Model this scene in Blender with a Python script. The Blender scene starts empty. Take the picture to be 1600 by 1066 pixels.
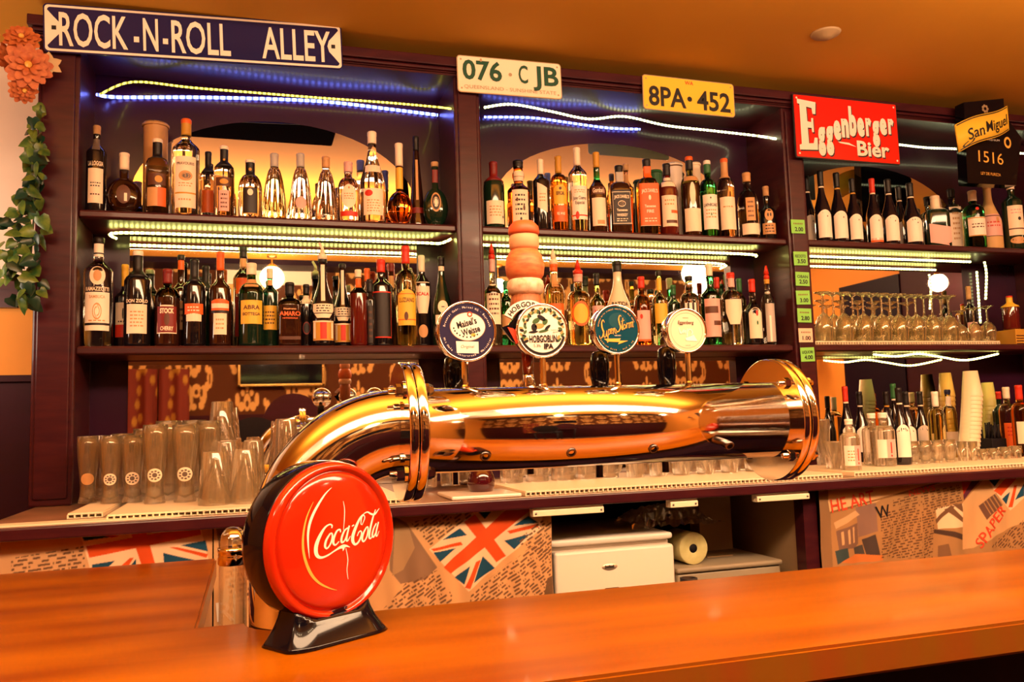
import bpy, bmesh, math, random
import numpy as np
from mathutils import Vector, Matrix
random.seed(7)
PI = math.pi
SC = bpy.context.scene
COL = SC.collection
H = 1.385                                   # camera height above the floor

# ------------------------------------------------------------------ camera
YAW, PITCH, ROLL, FPX = math.radians(17.31265), math.radians(5.51352), math.radians(-1.75037), 1306.71
_f = Vector((math.sin(YAW)*math.cos(PITCH), math.cos(YAW)*math.cos(PITCH), math.sin(PITCH)))
_r0 = Vector((math.cos(YAW), -math.sin(YAW), 0)); _u0 = _r0.cross(_f)
CR = _r0*math.cos(ROLL) + _u0*math.sin(ROLL); CU = _u0*math.cos(ROLL) - _r0*math.sin(ROLL); CF = _f
cam_d = bpy.data.cameras.new('camera'); cam = bpy.data.objects.new('camera', cam_d); COL.objects.link(cam)
cam_d.sensor_width = 36; cam_d.lens = FPX/1600*36; cam_d.clip_start = .02
cam.matrix_world = Matrix(((CR.x, CU.x, -CF.x, 0), (CR.y, CU.y, -CF.y, 0), (CR.z, CU.z, -CF.z, H), (0, 0, 0, 1)))
SC.camera = cam

def ray(x, y):
    d = CF + CR*((x-800)/FPX) + CU*((533-y)/FPX); return d/d.y
def P(x, y, Y):
    d = ray(x, y)*Y; return Vector((d.x, d.y, d.z+H))
def PZ(x, y, z):
    d = ray(x, y); return P(x, y, (z-H)/d.z)

# ------------------------------------------------------------------ world, exposure, lights
SC.view_settings.view_transform = 'Standard'; SC.view_settings.look = 'None'
SC.view_settings.gamma = 1; SC.view_settings.use_curve_mapping = False
SC.view_settings.exposure = -0.2
W = bpy.data.worlds.new('room_air'); SC.world = W; W.use_nodes = True
W.node_tree.nodes['Background'].inputs[0].default_value = (.25, .04, .45, 1)
W.node_tree.nodes['Background'].inputs[1].default_value = .03
cy = SC.cycles
cy.max_bounces = 12; cy.transparent_max_bounces = 24; cy.transmission_bounces = 10; cy.glossy_bounces = 6; cy.diffuse_bounces = 3
cy.caustics_reflective = False; cy.caustics_refractive = False; cy.sample_clamp_indirect = 8; cy.blur_glossy = .1
cy.use_denoising = True
WARM = (1, .62, .35)
def area(name, loc, size, power, target, color=WARM, sy=None):
    l = bpy.data.lights.new(name, 'AREA'); l.energy = power; l.color = color; l.shape = 'RECTANGLE'; l.size = size; l.size_y = sy or size
    o = bpy.data.objects.new(name, l); COL.objects.link(o); o.location = loc
    o.rotation_euler = (PI, 0, 0) if target is None else (Vector(target)-Vector(loc)).to_track_quat('-Z', 'Y').to_euler(); return o
area('ceiling_fill', (1.35, .36, 2.62), 4.2, 235, (1.35, 1.35, 0), sy=.52)  # added overhead fill, placed where the mirrors do not show it
area('uplight_fill', (.8, -.10, 2.10), 4.2, 50, None, sy=.2)  # added upward fill without a fixture, brightens the pale ceiling strip
area('uplight_fill', (1.0, 1.2, 2.30), 4.2, 95, None, sy=.1)  # second added upward fill, lifts the orange ceiling over the bar
area('wall_wash', (-1.05, 2.35, 1.75), .3, 6, (-1.0, 2.9, 2.1), (1, .80, .62))

# ------------------------------------------------------------------ materials
MATS = {}
def M(name, col=(.5, .5, .5), rough=.5, metal=0, trans=0, ior=1.45, emit=None, es=0, coat=0, spec=.5, noise=None, bump=0, alpha=1):
    if name in MATS: return MATS[name]
    m = bpy.data.materials.new(name); MATS[name] = m; m.use_nodes = True
    nt = m.node_tree; b = nt.nodes['Principled BSDF']; I = b.inputs
    I['Base Color'].default_value = (*col, 1); I['Roughness'].default_value = rough; I['Metallic'].default_value = metal
    I['Transmission Weight'].default_value = trans; I['IOR'].default_value = ior; I['Coat Weight'].default_value = coat; I['Coat Roughness'].default_value = .06
    I['Specular IOR Level'].default_value = spec; I['Alpha'].default_value = alpha
    if emit: I['Emission Color'].default_value = (*emit, 1); I['Emission Strength'].default_value = es
    if noise:
        sc, col2, stretch = noise
        tc = nt.nodes.new('ShaderNodeTexCoord'); mp = nt.nodes.new('ShaderNodeMapping'); nz = nt.nodes.new('ShaderNodeTexNoise'); mx = nt.nodes.new('ShaderNodeMix'); mx.data_type = 'RGBA'
        mp.inputs['Scale'].default_value = stretch; nz.inputs['Scale'].default_value = sc; nz.inputs['Detail'].default_value = 6
        cr = nt.nodes.new('ShaderNodeMapRange'); cr.inputs[1].default_value = .35; cr.inputs[2].default_value = .68
        L = nt.links
        L.new(tc.outputs['Object'], mp.inputs[0]); L.new(mp.outputs[0], nz.inputs[0]); L.new(nz.outputs[0], cr.inputs[0]); L.new(cr.outputs[0], mx.inputs[0])
        mx.inputs[6].default_value = (*col, 1); mx.inputs[7].default_value = (*col2, 1); L.new(mx.outputs[2], I['Base Color'])
        if bump:
            bp = nt.nodes.new('ShaderNodeBump'); bp.inputs['Strength'].default_value = bump; bp.inputs['Distance'].default_value = .004
            L.new(nz.outputs[0], bp.inputs['Height']); L.new(bp.outputs[0], I['Normal'])
    return m

def hexc(s):                                # sRGB hex to linear
    v = [int(s[i:i+2], 16)/255 for i in (0, 2, 4)]
    return tuple(c/12.92 if c <= .04045 else ((c+.055)/1.055)**2.4 for c in v)

def thin_glass(name, tint=(.97, .97, .95), edge=.75, base=.05, power=2.2):
    m = bpy.data.materials.new(name); MATS[name] = m; m.use_nodes = True; nt = m.node_tree; nt.nodes.clear(); L = nt.links
    out = nt.nodes.new('ShaderNodeOutputMaterial'); mix = nt.nodes.new('ShaderNodeMixShader'); t = nt.nodes.new('ShaderNodeBsdfTransparent'); g = nt.nodes.new('ShaderNodeBsdfGlossy')
    t.inputs[0].default_value = (*tint, 1); g.inputs['Roughness'].default_value = .025; g.inputs[0].default_value = (1, 1, 1, 1)
    lw = nt.nodes.new('ShaderNodeLayerWeight'); lw.inputs[0].default_value = .5
    pw = nt.nodes.new('ShaderNodeMath'); pw.operation = 'POWER'; pw.inputs[1].default_value = power
    mr = nt.nodes.new('ShaderNodeMapRange'); mr.inputs[3].default_value = base; mr.inputs[4].default_value = edge
    L.new(lw.outputs['Facing'], pw.inputs[0]); L.new(pw.outputs[0], mr.inputs[0]); L.new(mr.outputs[0], mix.inputs[0])
    L.new(t.outputs[0], mix.inputs[1]); L.new(g.outputs[0], mix.inputs[2]); L.new(mix.outputs[0], out.inputs[0]); return m
def ware(name, tint, ior, edge, base, power, mixf):
    m = thin_glass(name, tint, edge, base, power); nt = m.node_tree; L = nt.links; out = [n for n in nt.nodes if n.type == 'OUTPUT_MATERIAL'][0]; old = out.inputs[0].links[0].from_socket
    gl = nt.nodes.new('ShaderNodeBsdfGlass'); gl.inputs['IOR'].default_value = ior; gl.inputs['Roughness'].default_value = .0; gl.inputs[0].default_value = (*tint, 1)
    mx = nt.nodes.new('ShaderNodeMixShader'); mx.inputs[0].default_value = mixf; L.new(old, mx.inputs[1]); L.new(gl.outputs[0], mx.inputs[2])
    df = nt.nodes.new('ShaderNodeBsdfTranslucent'); df.inputs[0].default_value = (1, .80, .45, 1); dd = nt.nodes.new('ShaderNodeBsdfDiffuse'); dd.inputs[0].default_value = (1, .80, .45, 1)
    ad = nt.nodes.new('ShaderNodeMixShader'); ad.inputs[0].default_value = .5; L.new(df.outputs[0], ad.inputs[1]); L.new(dd.outputs[0], ad.inputs[2])   # golden diffuse share added so the glasses seem to glow
    m2 = nt.nodes.new('ShaderNodeMixShader'); m2.inputs[0].default_value = .10; L.new(mx.outputs[0], m2.inputs[1]); L.new(ad.outputs[0], m2.inputs[2]); L.new(m2.outputs[0], out.inputs[0])
ware('drinking_glass', (1, .99, .96), 1.42, 1, .09, 2.0, .50); ware('stem_glass', (1, .99, .88), 1.40, 1, .10, 1.8, .45); thin_glass('clear_film', (.93, .92, .9), .9, .34, 1.0)

def painted(name, rough=.5, coat=0, metal=0):
    m = bpy.data.materials.new(name); MATS[name] = m; m.use_nodes = True; nt = m.node_tree; b = nt.nodes['Principled BSDF']
    a = nt.nodes.new('ShaderNodeVertexColor'); a.layer_name = 'Col'; nt.links.new(a.outputs[0], b.inputs['Base Color'])
    b.inputs['Roughness'].default_value = rough; b.inputs['Coat Weight'].default_value = coat; b.inputs['Metallic'].default_value = metal; b.inputs['Specular IOR Level'].default_value = .12; return m
painted('printed_cloth', .7); painted('printed_paper', .55); painted('wallpaper', .6); painted('printed_gloss', .3, .3)

def led_mat(name, col, strength, freq):
    m = bpy.data.materials.new(name); MATS[name] = m; m.use_nodes = True; nt = m.node_tree; nt.nodes.clear(); L = nt.links
    out = nt.nodes.new('ShaderNodeOutputMaterial'); em = nt.nodes.new('ShaderNodeEmission'); em.inputs[0].default_value = (*col, 1)
    tc = nt.nodes.new('ShaderNodeTexCoord'); wv = nt.nodes.new('ShaderNodeTexWave'); wv.inputs['Scale'].default_value = freq
    wv.bands_direction = 'X' if freq > 0 else 'Z'; wv.inputs['Scale'].default_value = abs(freq)
    mr = nt.nodes.new('ShaderNodeMapRange'); mr.inputs[3].default_value = strength*.08; mr.inputs[4].default_value = strength
    L.new(tc.outputs['Object'], wv.inputs[0]); L.new(wv.outputs['Fac'], mr.inputs[0]); L.new(mr.outputs[0], em.inputs[1]); L.new(em.outputs[0], out.inputs[0])
led_mat('led_warm', (1, .93, .22), 28, 20.8); led_mat('led_blue', (.16, .20, 1), 24, 15); led_mat('led_white', (1, .98, .50), 11, 20.8); led_mat('led_gold', (1, .85, .10), 6, 20.8); led_mat('led_down', (1, .96, .35), 10, -20.8)

M('maroon_wood', (.058, .009, .012), .32, coat=.08, spec=.3, noise=(9, (.036, .005, .010), (1, 1, 6)), bump=.12)
M('maroon_shelf', (.062, .009, .011), .36, coat=.10, spec=.35, noise=(9, (.040, .006, .009), (.6, 6, 6)), bump=.1)
M('purple_board', (.034, .006, .024), .26, coat=.22, spec=.35, noise=(5, (.024, .004, .018), (1, 1, 1)))
M('bar_wood', (.34, .100, .0002), .32, coat=.04, spec=.14, noise=(3.0, (.19, .040, .0002), (.5, 3.2, 3)), bump=.02)
M('bar_edge_wood', (.22, .07, .003), .4, coat=.2, noise=(6, (.25, .05, .004), (3, 3, .6)))
M('dark_panel', (.010, .003, .010), .5, spec=.12)
M('mirror_glass', (.86, .84, .82), .015, 1)
M('mirror_edge', (.75, .8, .85), .12, .3)
M('chrome', (.86, .84, .80), .07, 1); M('brushed_steel', (.72, .70, .68), .22, 1); M('dark_steel', (.2, .18, .17), .3, 1); M('brass', (.8, .5, .16), .25, 1)
M('black_gloss', (.004, .003, .006), .07, spec=.3, coat=.1); M('black_matte', (.012, .01, .014), .6, spec=.2); M('black_felt', (.006, .005, .008), 1, spec=0); M('black_rubber', (.015, .013, .02), .35)
M('sign_red', (.50, .020, .003), .12, coat=.6); M('cream_print', (.92, .80, .66), .4); M('yellow_print', (.95, .42, .02), .4)
M('ceiling_paint', (.62, .27, .016), .75, noise=(1.3, (.54, .225, .012), (1, 1, 1))); M('wall_paint', (.82, .66, .52), .7, noise=(2, (.74, .56, .42), (1, 1, 1))); M('orange_paint', (.75, .28, .03), .7); M('white_paint', (.88, .76, .60), .7)
M('wainscot_wood', (.040, .008, .014), .5, spec=.12, noise=(5, (.035, .008, .01), (1, 1, 5))); M('floor_tile', (.18, .09, .05), .4, noise=(3, (.11, .05, .03), (1, 1, 1)))
M('counter_laminate', (.20, .12, .06), .3, coat=.2, noise=(6, (.42, .22, .13), (1, 1, 1))); M('mat_plastic', (.95, .82, .58), .4); M('steel_plate', (.7, .55, .4), .35, .5)
M('navy_enamel', (.012, .010, .075), .25, coat=.4); M('plate_cream', (.92, .80, .60), .3, coat=.3); M('plate_yellow', (.95, .58, .05), .3, coat=.3); M('plate_edge', (.5, .35, .2), .4, .5)
M('green_ink', (.01, .07, .035), .4); M('black_ink', (.012, .01, .012), .4); M('brown_ink', (.22, .10, .05), .5); M('red_enamel', (.72, .014, .008), .2, coat=.6); M('red_ink', (.7, .06, .02), .5); M('gold_ink', (.85, .45, .08), .35)
M('white_ink', (.92, .82, .72), .4)
M('appliance_white', (.82, .74, .64), .3, coat=.2); M('grey_plastic', (.34, .27, .18), .45); M('board_tan', (.42, .28, .15), .6, noise=(4, (.40, .25, .12), (1, 1, 3))); M('paper_roll', (.74, .66, .30), .7, noise=(30, (.6, .52, .2), (1, 1, 1)))
M('leaf_green', (.018, .075, .018), .3, noise=(38, (.14, .20, .03), (1, 1, 1))); M('leaf_dark', (.008, .035, .018), .3); M('flower_orange', (.60, .17, .045), .6, noise=(60, (.42, .08, .02), (1, 1, 1))); M('stem_green', (.03, .06, .02), .5); M('petal_tan', (.6, .42, .22), .6)
M('note_green', (.26, .70, .12), .6); M('note_pink', (.92, .62, .46), .6)
M('globe_glow', (1, .8, .5), .3, emit=(1, .66, .34), es=38); M('bulb_small', (1, .8, .5), .3, emit=(1, .70, .40), es=120)
M('cloth_curtain', (.25, .05, .03), .8); M('skin', (.55, .25, .13), .5); M('hair_black', (.01, .008, .01), .5)

# ------------------------------------------------------------------ mesh builder
class MB:
    def __init__(s): s.v = []; s.f = []; s.m = []; s.s = []
    def add(s, vs, fs, m=0, smooth=False, T=None):
        o = len(s.v)
        for v in vs:
            v = Vector(v); s.v.append(T @ v if T is not None else v)
        for k, f in enumerate(fs): s.f.append([i+o for i in f]); s.m.append(m[k] if isinstance(m, list) else m); s.s.append(smooth)
        return s
    def box(s, x0, x1, y0, y1, z0, z1, m=0, bev=0, T=None, seg=2):
        bm = bmesh.new(); bmesh.ops.create_cube(bm, size=1)
        for v in bm.verts: v.co = Vector(((x0+x1)/2+v.co.x*(x1-x0), (y0+y1)/2+v.co.y*(y1-y0), (z0+z1)/2+v.co.z*(z1-z0)))
        if bev: bmesh.ops.bevel(bm, geom=bm.edges[:], offset=bev, segments=seg, affect='EDGES', profile=.5)
        bm.verts.index_update(); s.add([v.co.copy() for v in bm.verts], [[v.index for v in f.verts] for f in bm.faces], m, bev > 0 and seg > 2, T); bm.free(); return s
    def lathe(s, prof, n=24, m=0, T=None, sq=None, flat=1, closed=True, rib=None, smooth=True):
        vs = []; fs = []; ms = []
        for k, (r, z) in enumerate(prof):
            p = sq[k] if sq else 2
            for i in range(n):
                a = 2*PI*i/n; c, d = math.cos(a), math.sin(a)
                q = 1 if p == 2 else (abs(c)**p+abs(d)**p)**(-1/p)
                if rib: q *= 1+rib[1]*math.cos(rib[0]*a)
                vs.append((r*q*c, r*q*d*flat, z))
        for k in range(len(prof)-1):
            for i in range(n):
                j = (i+1) % n; fs.append([k*n+i, k*n+j, (k+1)*n+j, (k+1)*n+i]); ms.append(m[k] if isinstance(m, list) else m)
        if closed:
            if prof[0][0] > 1e-6: fs.append([n-1-i for i in range(n)]); ms.append(ms[0])
            if prof[-1][0] > 1e-6: fs.append([(len(prof)-1)*n+i for i in range(n)]); ms.append(ms[-1])
        s.add(vs, fs, ms, smooth, T); return s
    def tube(s, pts, r, n=8, m=0, cap=True, smooth=True):
        pts = [Vector(p) for p in pts]; vs = []; fs = []; up = None
        for k, p in enumerate(pts):
            t = (pts[min(k+1, len(pts)-1)]-pts[max(k-1, 0)]).normalized()
            if up is None: up = Vector((0, 0, 1)) if abs(t.z) < .9 else Vector((0, 1, 0))
            a = (up - t*up.dot(t)).normalized(); up = a; b = t.cross(a); rr = r[k] if isinstance(r, (list, tuple)) else r
            for i in range(n): vs.append(p+a*rr*math.cos(2*PI*i/n)+b*rr*math.sin(2*PI*i/n))
        for k in range(len(pts)-1):
            for i in range(n): j = (i+1) % n; fs.append([k*n+i, k*n+j, (k+1)*n+j, (k+1)*n+i])
        if cap: fs.append([n-1-i for i in range(n)]); fs.append([(len(pts)-1)*n+i for i in range(n)])
        s.add(vs, fs, m, smooth); return s
    def prism(s, poly, a, b, m=0, T=None, axis='y', side=None):
        n = len(poly); f = {'y': lambda p, t: (p[0], t, p[1]), 'z': lambda p, t: (p[0], p[1], t)}[axis]
        vs = [f(p, a) for p in poly]+[f(p, b) for p in poly]; side = m if side is None else side
        s.add(vs, [list(range(n)), list(range(2*n-1, n-1, -1))]+[[i, i+n, (i+1) % n+n, (i+1) % n] for i in range(n)], [m, m]+[side]*n, False, T); return s
    def build(s, name, mats, parent=None, local=False):
        me = bpy.data.meshes.new(name); off = Vector((0, 0, 0)); p = parent
        if not local:
            while p is not None: off += p.location; p = p.parent
        me.from_pydata([v-off for v in s.v] if parent is not None and not local else s.v, [], s.f)
        for x in (mats if isinstance(mats, (list, tuple)) else [mats]): me.materials.append(MATS[x] if isinstance(x, str) else x)
        me.polygons.foreach_set('material_index', s.m); me.polygons.foreach_set('use_smooth', s.s)
        bm = bmesh.new(); bm.from_mesh(me); bmesh.ops.recalc_face_normals(bm, faces=bm.faces[:]) if name not in OPEN else None; bm.to_mesh(me); bm.free(); me.update()
        o = bpy.data.objects.new(name, me); COL.objects.link(o); o.parent = parent
        return o
OPEN = {'label', 'neck_label', 'lettering', 'foliage', 'petals', 'face_print', 'print'}
def tag(o, label=None, cat=None, group=None, kind=None):
    if label: o['label'] = label
    if cat: o['category'] = cat
    if group: o['group'] = group
    if kind: o['kind'] = kind
    return o
def thing(name, label, cat, loc=(0, 0, 0), rz=0, group=None):
    o = bpy.data.objects.new(name, None); COL.objects.link(o); o.location = loc; o.rotation_euler = (0, 0, rz); o.empty_display_size = .05
    return tag(o, label, cat, group)
def copy_tree(o, parent=None):
    c = o.copy(); COL.objects.link(c); c.parent = parent
    for ch in list(o.children): copy_tree(ch, c)
    return c

# 2-D lettering: built-in font and hand-drawn brush strokes
_tc = {}
def text2d(s, h=1.0, xs=1.0, bold=0.0, shear=0.0, w=None):
    """vertices (x,y) centred, cap height about h, plus faces"""
    k = (s, bold, shear)
    if k not in _tc:
        cu = bpy.data.curves.new('t', 'FONT'); cu.body = s; cu.size = 1; cu.offset = bold; cu.shear = shear; cu.resolution_u = 3; cu.fill_mode = 'FRONT'
        ob = bpy.data.objects.new('t', cu); me = ob.to_mesh()
        vs = [(v.co.x, v.co.y) for v in me.vertices]; fs = [list(p.vertices) for p in me.polygons]; ob.to_mesh_clear(); bpy.data.objects.remove(ob); bpy.data.curves.remove(cu)
        x0, x1 = min(v[0] for v in vs), max(v[0] for v in vs)
        _tc[k] = ([(x-(x0+x1)/2, y-.36) for x, y in vs], fs, x1-x0)
    vs, fs, wd = _tc[k]; sc = h/.72
    if w: xs = w/(wd*sc)
    return [(x*sc*xs, y*sc) for x, y in vs], fs
def spline(pts, n=6):
    out = []; pts = [tuple(p) for p in pts]
    for i in range(len(pts)-1):
        p0, p1, p2, p3 = pts[max(i-1, 0)], pts[i], pts[i+1], pts[min(i+2, len(pts)-1)]
        for k in range(n):
            t = k/n; out.append(tuple(.5*((2*b)+(c-a)*t+(2*a-5*b+4*c-d)*t*t+(3*b-a-3*c+d)*t**3) for a, b, c, d in zip(p0, p1, p2, p3)))
    out.append(pts[-1]); return out
def stroke(pts, w):
    """ribbon of varying width: pts (x,y[,w])"""
    q = spline([(p[0], p[1], p[2] if len(p) > 2 else w) for p in pts]); vs = []; fs = []
    for k, p in enumerate(q):
        a, b = q[max(k-1, 0)], q[min(k+1, len(q)-1)]; dx, dy = b[0]-a[0], b[1]-a[1]; l = math.hypot(dx, dy) or 1
        vs += [(p[0]-dy/l*p[2]/2, p[1]+dx/l*p[2]/2), (p[0]+dy/l*p[2]/2, p[1]-dx/l*p[2]/2)]
        if k: fs.append([2*k-2, 2*k-1, 2*k+1, 2*k])
    return vs, fs
def rot2(vs, a, dx=0, dy=0): c, s = math.cos(a), math.sin(a); return [(x*c-y*s+dx, x*s+y*c+dy) for x, y in vs]
def ellipse2(cx, cz, rx, rz, n=28, a0=0, a1=2*PI): return [(cx+rx*math.cos(a0+(a1-a0)*i/n), cz+rz*math.sin(a0+(a1-a0)*i/n)) for i in range(n)]

# painted sheets: a fine grid whose points carry the print's colour
def sheet(name, mat, w, h, nx, ny, colour, place, parent=None):
    u, v = np.meshgrid(np.linspace(0, w, nx), np.linspace(0, h, ny)); co = place(u, v).reshape(-1, 3)
    i = np.arange(nx*ny).reshape(ny, nx); q = np.stack([i[:-1, :-1], i[:-1, 1:], i[1:, 1:], i[1:, :-1]], -1).reshape(-1, 4)
    me = bpy.data.meshes.new(name); me.vertices.add(len(co)); me.vertices.foreach_set('co', co.ravel().astype('f'))
    me.loops.add(q.size); me.loops.foreach_set('vertex_index', q.ravel()); me.polygons.add(len(q)); me.polygons.foreach_set('loop_start', np.arange(0, q.size, 4)); me.polygons.foreach_set('loop_total', np.full(len(q), 4))
    me.update(); me.validate(); du, dv = w/(nx-1)/4, h/(ny-1)/4; c = np.ones((len(co), 4), 'f'); c[:, :3] = sum(colour(u+a_*du, v+b_*dv) for a_ in (-1, 1) for b_ in (-1, 1)).reshape(-1, 3)/4
    a = me.color_attributes.new('Col', 'FLOAT_COLOR', 'POINT'); a.data.foreach_set('color', c.ravel()); me.materials.append(MATS[mat])
    me.polygons.foreach_set('use_smooth', np.ones(len(q), bool))
    o = bpy.data.objects.new(name, me); COL.objects.link(o); o.parent = parent; return o

# ================================================================== the setting
def struct(name, mb, mats): o = mb.build(name, mats); o['kind'] = 'structure'; return o
ZC = H+1.265
struct('floor', MB().box(-2.4, 4.2, -1.1, 3.05, -.05, 0), 'floor_tile')
struct('ceiling', MB().box(-2.4, 4.2, .55, 3.05, ZC, ZC+.05), 'ceiling_paint')
struct('ceiling_room', MB().box(-2.4, 4.2, -.25, .55, ZC, ZC+.05), 'white_paint')
struct('ceiling_rear', MB().box(-2.4, 4.2, -1.1, -.25, ZC, ZC+.05), 'ceiling_paint')
struct('wall_back', MB().box(-2.4, 4.2, 2.95, 3.05, 0, ZC), 'wall_paint')
struct('wall_left', MB().box(-2.5, -2.4, -1.1, 3.05, 0, ZC), 'orange_paint')
struct('wall_right', MB().box(4.2, 4.3, -1.1, 3.05, 0, ZC), 'orange_paint')
struct('wall_front', MB().box(-2.5, 4.3, -1.1, -1.0, 0, ZC), 'orange_paint')
struct('door_1', MB().box(4.16, 4.2, .55, 1.15, 0, 2.3), 'dark_panel')
b = MB(); b.box(4.17, 4.2, 1.15, 2.2, 0, ZC-.05); struct('trim_4', b, 'wainscot_wood')
# panelled lower part of the wall left of the shelving
b = MB(); b.box(-2.4, -.62, 2.93, 2.95, 0, 1.555); b.box(-2.4, -.62, 2.915, 2.95, 1.555, 1.575); struct('trim_1', b, 'wainscot_wood')
b = MB(); b.box(-2.4, -.62, 2.91, 2.95, 1.785, 1.87); struct('trim_2', b, 'maroon_wood')
struct('trim_5', MB().box(-2.4, -.62, 2.94, 2.95, 1.575, 1.785), 'orange_paint')
# damask wallpaper, chair rail and panelling on the far wall, seen in the mirrors
def damask(u, v):
    cu, cv = .42, .52; k = np.floor(u/cu); x = np.abs((u/cu-k)-.5)*2; y = (v/cv+.5*(k % 2)) % 1
    ink = np.zeros_like(u, bool)
    for cx, cyy, rx, ry in ((0, .26, .16, .20), (.27, .36, .17, .10), (.5, .30, .12, .14), (.44, .15, .10, .06), (.18, .13, .10, .05), (0, .68, .12, .13), (.2, .62, .11, .07), (.34, .72, .08, .10), (.15, .82, .07, .05), (.0, .90, .05, .08), (.72, .55, .09, .16), (.62, .42, .08, .07), (.62, .68, .06, .06)):
        ink |= ((x-cx)/rx)**2+((y-cyy)/ry)**2 < 1
    for cx, cyy, rx, ry in ((.27, .34, .06, .04), (0, .18, .05, .06), (.44, .33, .05, .06), (0, .66, .05, .05), (.72, .53, .03, .08)):
        ink &= ~(((x-cx)/rx)**2+((y-cyy)/ry)**2 < 1)
    return np.where(ink[..., None], np.array((.66, .36, .11)), np.array((.085, .024, .006)))
o = sheet('wall_front_wallpaper', 'wallpaper', 6.5, 1.14, 900, 160, damask, lambda u, v: np.stack([u-2.35, np.full_like(u, -.995), v+1.50], -1)); o['kind'] = 'structure'
b = MB(); b.box(-2.4, 4.2, -1.0, -.965, 1.46, 1.50); b.box(-2.4, 4.2, -1.0, -.985, 0, 1.46); struct('trim_3', b, 'wainscot_wood')
struct('trim_6', MB().box(-2.4, 4.2, -1.0, -.72, ZC-.04, ZC), 'dark_panel')

# ================================================================== back bar shelving
S1, S2, CT = H+.653, H+.2535, H-.195        # shelf tops, worktop height
YM = 2.85
def arch_poly(x0, x1, zb, zs, zp):
    c, hw = (x0+x1)/2, (x1-x0)/2
    return [(x0, zb), (x1, zb)]+[(c+hw*math.cos(PI*i/28), zs+(zp-zs)*math.sin(PI*i/28)) for i in range(29)]
cab = thing('back_bar_shelving', 'tall maroon wooden back bar with arched mirrors and two bottle shelves', 'shelving', (1.3, 2.62, CT))
POSTS = [(-.591, -.481), (.6395, .729), (1.909, 1.999), (3.25, 3.34)]
for x0, x1 in POSTS:
    b = MB(); b.box(x0, x1, 2.62, 2.862, CT, H+1.16, bev=.006); b.box(x0+.012, x1-.012, 2.612, 2.63, CT+.02, H+1.14, bev=.004); b.build('post', 'maroon_wood', cab)
b = MB(); b.box(-.60, 3.36, 2.61, 2.87, H+1.150, H+1.163); b.box(-.62, 3.36, 2.600, 2.64, H+1.180, H+1.212, bev=.003); b.box(-.61, 3.36, 2.606, 2.64, H+1.166, H+1.178, bev=.005); b.box(-.605, 3.36, 2.610, 2.64, H+1.152, H+1.165, bev=.005); b.build('cornice', 'maroon_wood', cab)
MIR = [(-.372, .548, .76, 1.034), (.840, 1.799, .80, 1.045), (2.03, 2.944, .76, 1.03)]
for k in range(3):
    x0, x1 = POSTS[k][1], POSTS[k+1][0]
    b = MB(); b.box(x0, x1, 2.857, 2.872, CT, H+1.155); b.build('back_board', 'purple_board', cab)
    for zt in (S1, S2):
        b = MB(); b.box(x0, x1, 2.640, 2.857, zt-.027, zt, bev=.005); b.box(x0, x1, 2.633, 2.643, zt-.024, zt-.004, bev=.004); b.build('shelf', 'maroon_shelf', cab)
    m0, m1, zs, zp = MIR[k]
    for poly in (arch_poly(m0, m1, S1+.002, H+zs, H+zp), [(m0, S2+.002), (m1, S2+.002), (m1, S1-.029), (m0, S1-.029)], [(m0, CT+.002), (m1, CT+.002), (m1, S2-.029), (m0, S2-.029)]):
        b = MB(); b.prism(poly, YM, 2.857, 0, side=1); b.build('mirror', ['mirror_glass', 'mirror_edge'], cab)

# strips of little lamps
def strip(name, label, pts, mat, w=.006, h=.008):
    b = MB(); b.tube(spline(pts, 5), w*.75, 6); o = b.build(name, mat); return tag(o, label, 'light strip', 'light strips on the back bar')
zu = S1-.027-.012
def upx(x, y, Y): v = P(x, y, Y); return (v.x, v.y, v.z)
def flat(x, Y, z): return (PX(x, Y), Y, z)
def PX(x, Y, y=400): return (ray(x, y)*Y).x
strip('light_strip', 'warm light strip under the upper shelf of the left bay', [(-.405, 2.80, zu-.01), (-.385, 2.76, zu), (0, 2.755, zu), (.3, 2.755, zu), (.56, 2.755, zu), (.60, 2.70, zu-.012), (.635, 2.68, zu)], 'led_warm')
strip('light_strip', 'warm light strip under the upper shelf of the middle bay', [(.735, 2.755, zu), (1.2, 2.755, zu), (1.79, 2.755, zu), (1.83, 2.72, zu-.016)], 'led_warm')
strip('light_strip', 'warm light strip under the upper shelf above the stem glasses', [(2.0, 2.755, zu), (2.4, 2.755, zu), (2.90, 2.755, zu)], 'led_warm')
strip('light_strip', 'thin yellow light strip sagging at the top of the left bay', [upx(157, 147, 2.70), upx(208, 128, 2.80), upx(300, 137, 2.80), upx(400, 145, 2.80), upx(500, 153, 2.80), upx(600, 160, 2.80), upx(680, 167, 2.80), upx(704, 170, 2.62)], 'led_gold', w=.0045)
strip('light_strip', 'blue white light strip on the board above the left arch', [upx(152, 148, 2.79), upx(185, 152, 2.843), upx(300, 152, 2.846), upx(430, 155, 2.846), upx(520, 160, 2.846), upx(620, 172, 2.846), upx(684, 180, 2.846)], 'led_blue', w=.007)
strip('light_strip', 'white light strip waving across the top of the middle bay', [upx(757, 168, 2.73), upx(800, 163, 2.75), upx(860, 174, 2.78), upx(920, 186, 2.80), upx(975, 182, 2.80), upx(1040, 196, 2.80), upx(1110, 204, 2.80), upx(1180, 212, 2.76), upx(1212, 217, 2.62)], 'led_white', w=.006)
strip('light_strip', 'blue light strip on the board above the middle arch', [upx(757, 183, 2.846), upx(830, 184, 2.846), upx(890, 192, 2.846), upx(950, 200, 2.843), upx(1000, 202, 2.843)], 'led_blue', w=.006)
strip('light_strip', 'yellow light strip behind the yellow number plate', [upx(1010, 182, 2.83), upx(1080, 186, 2.83), upx(1172, 190, 2.83)], 'led_gold', w=.006)
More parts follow.
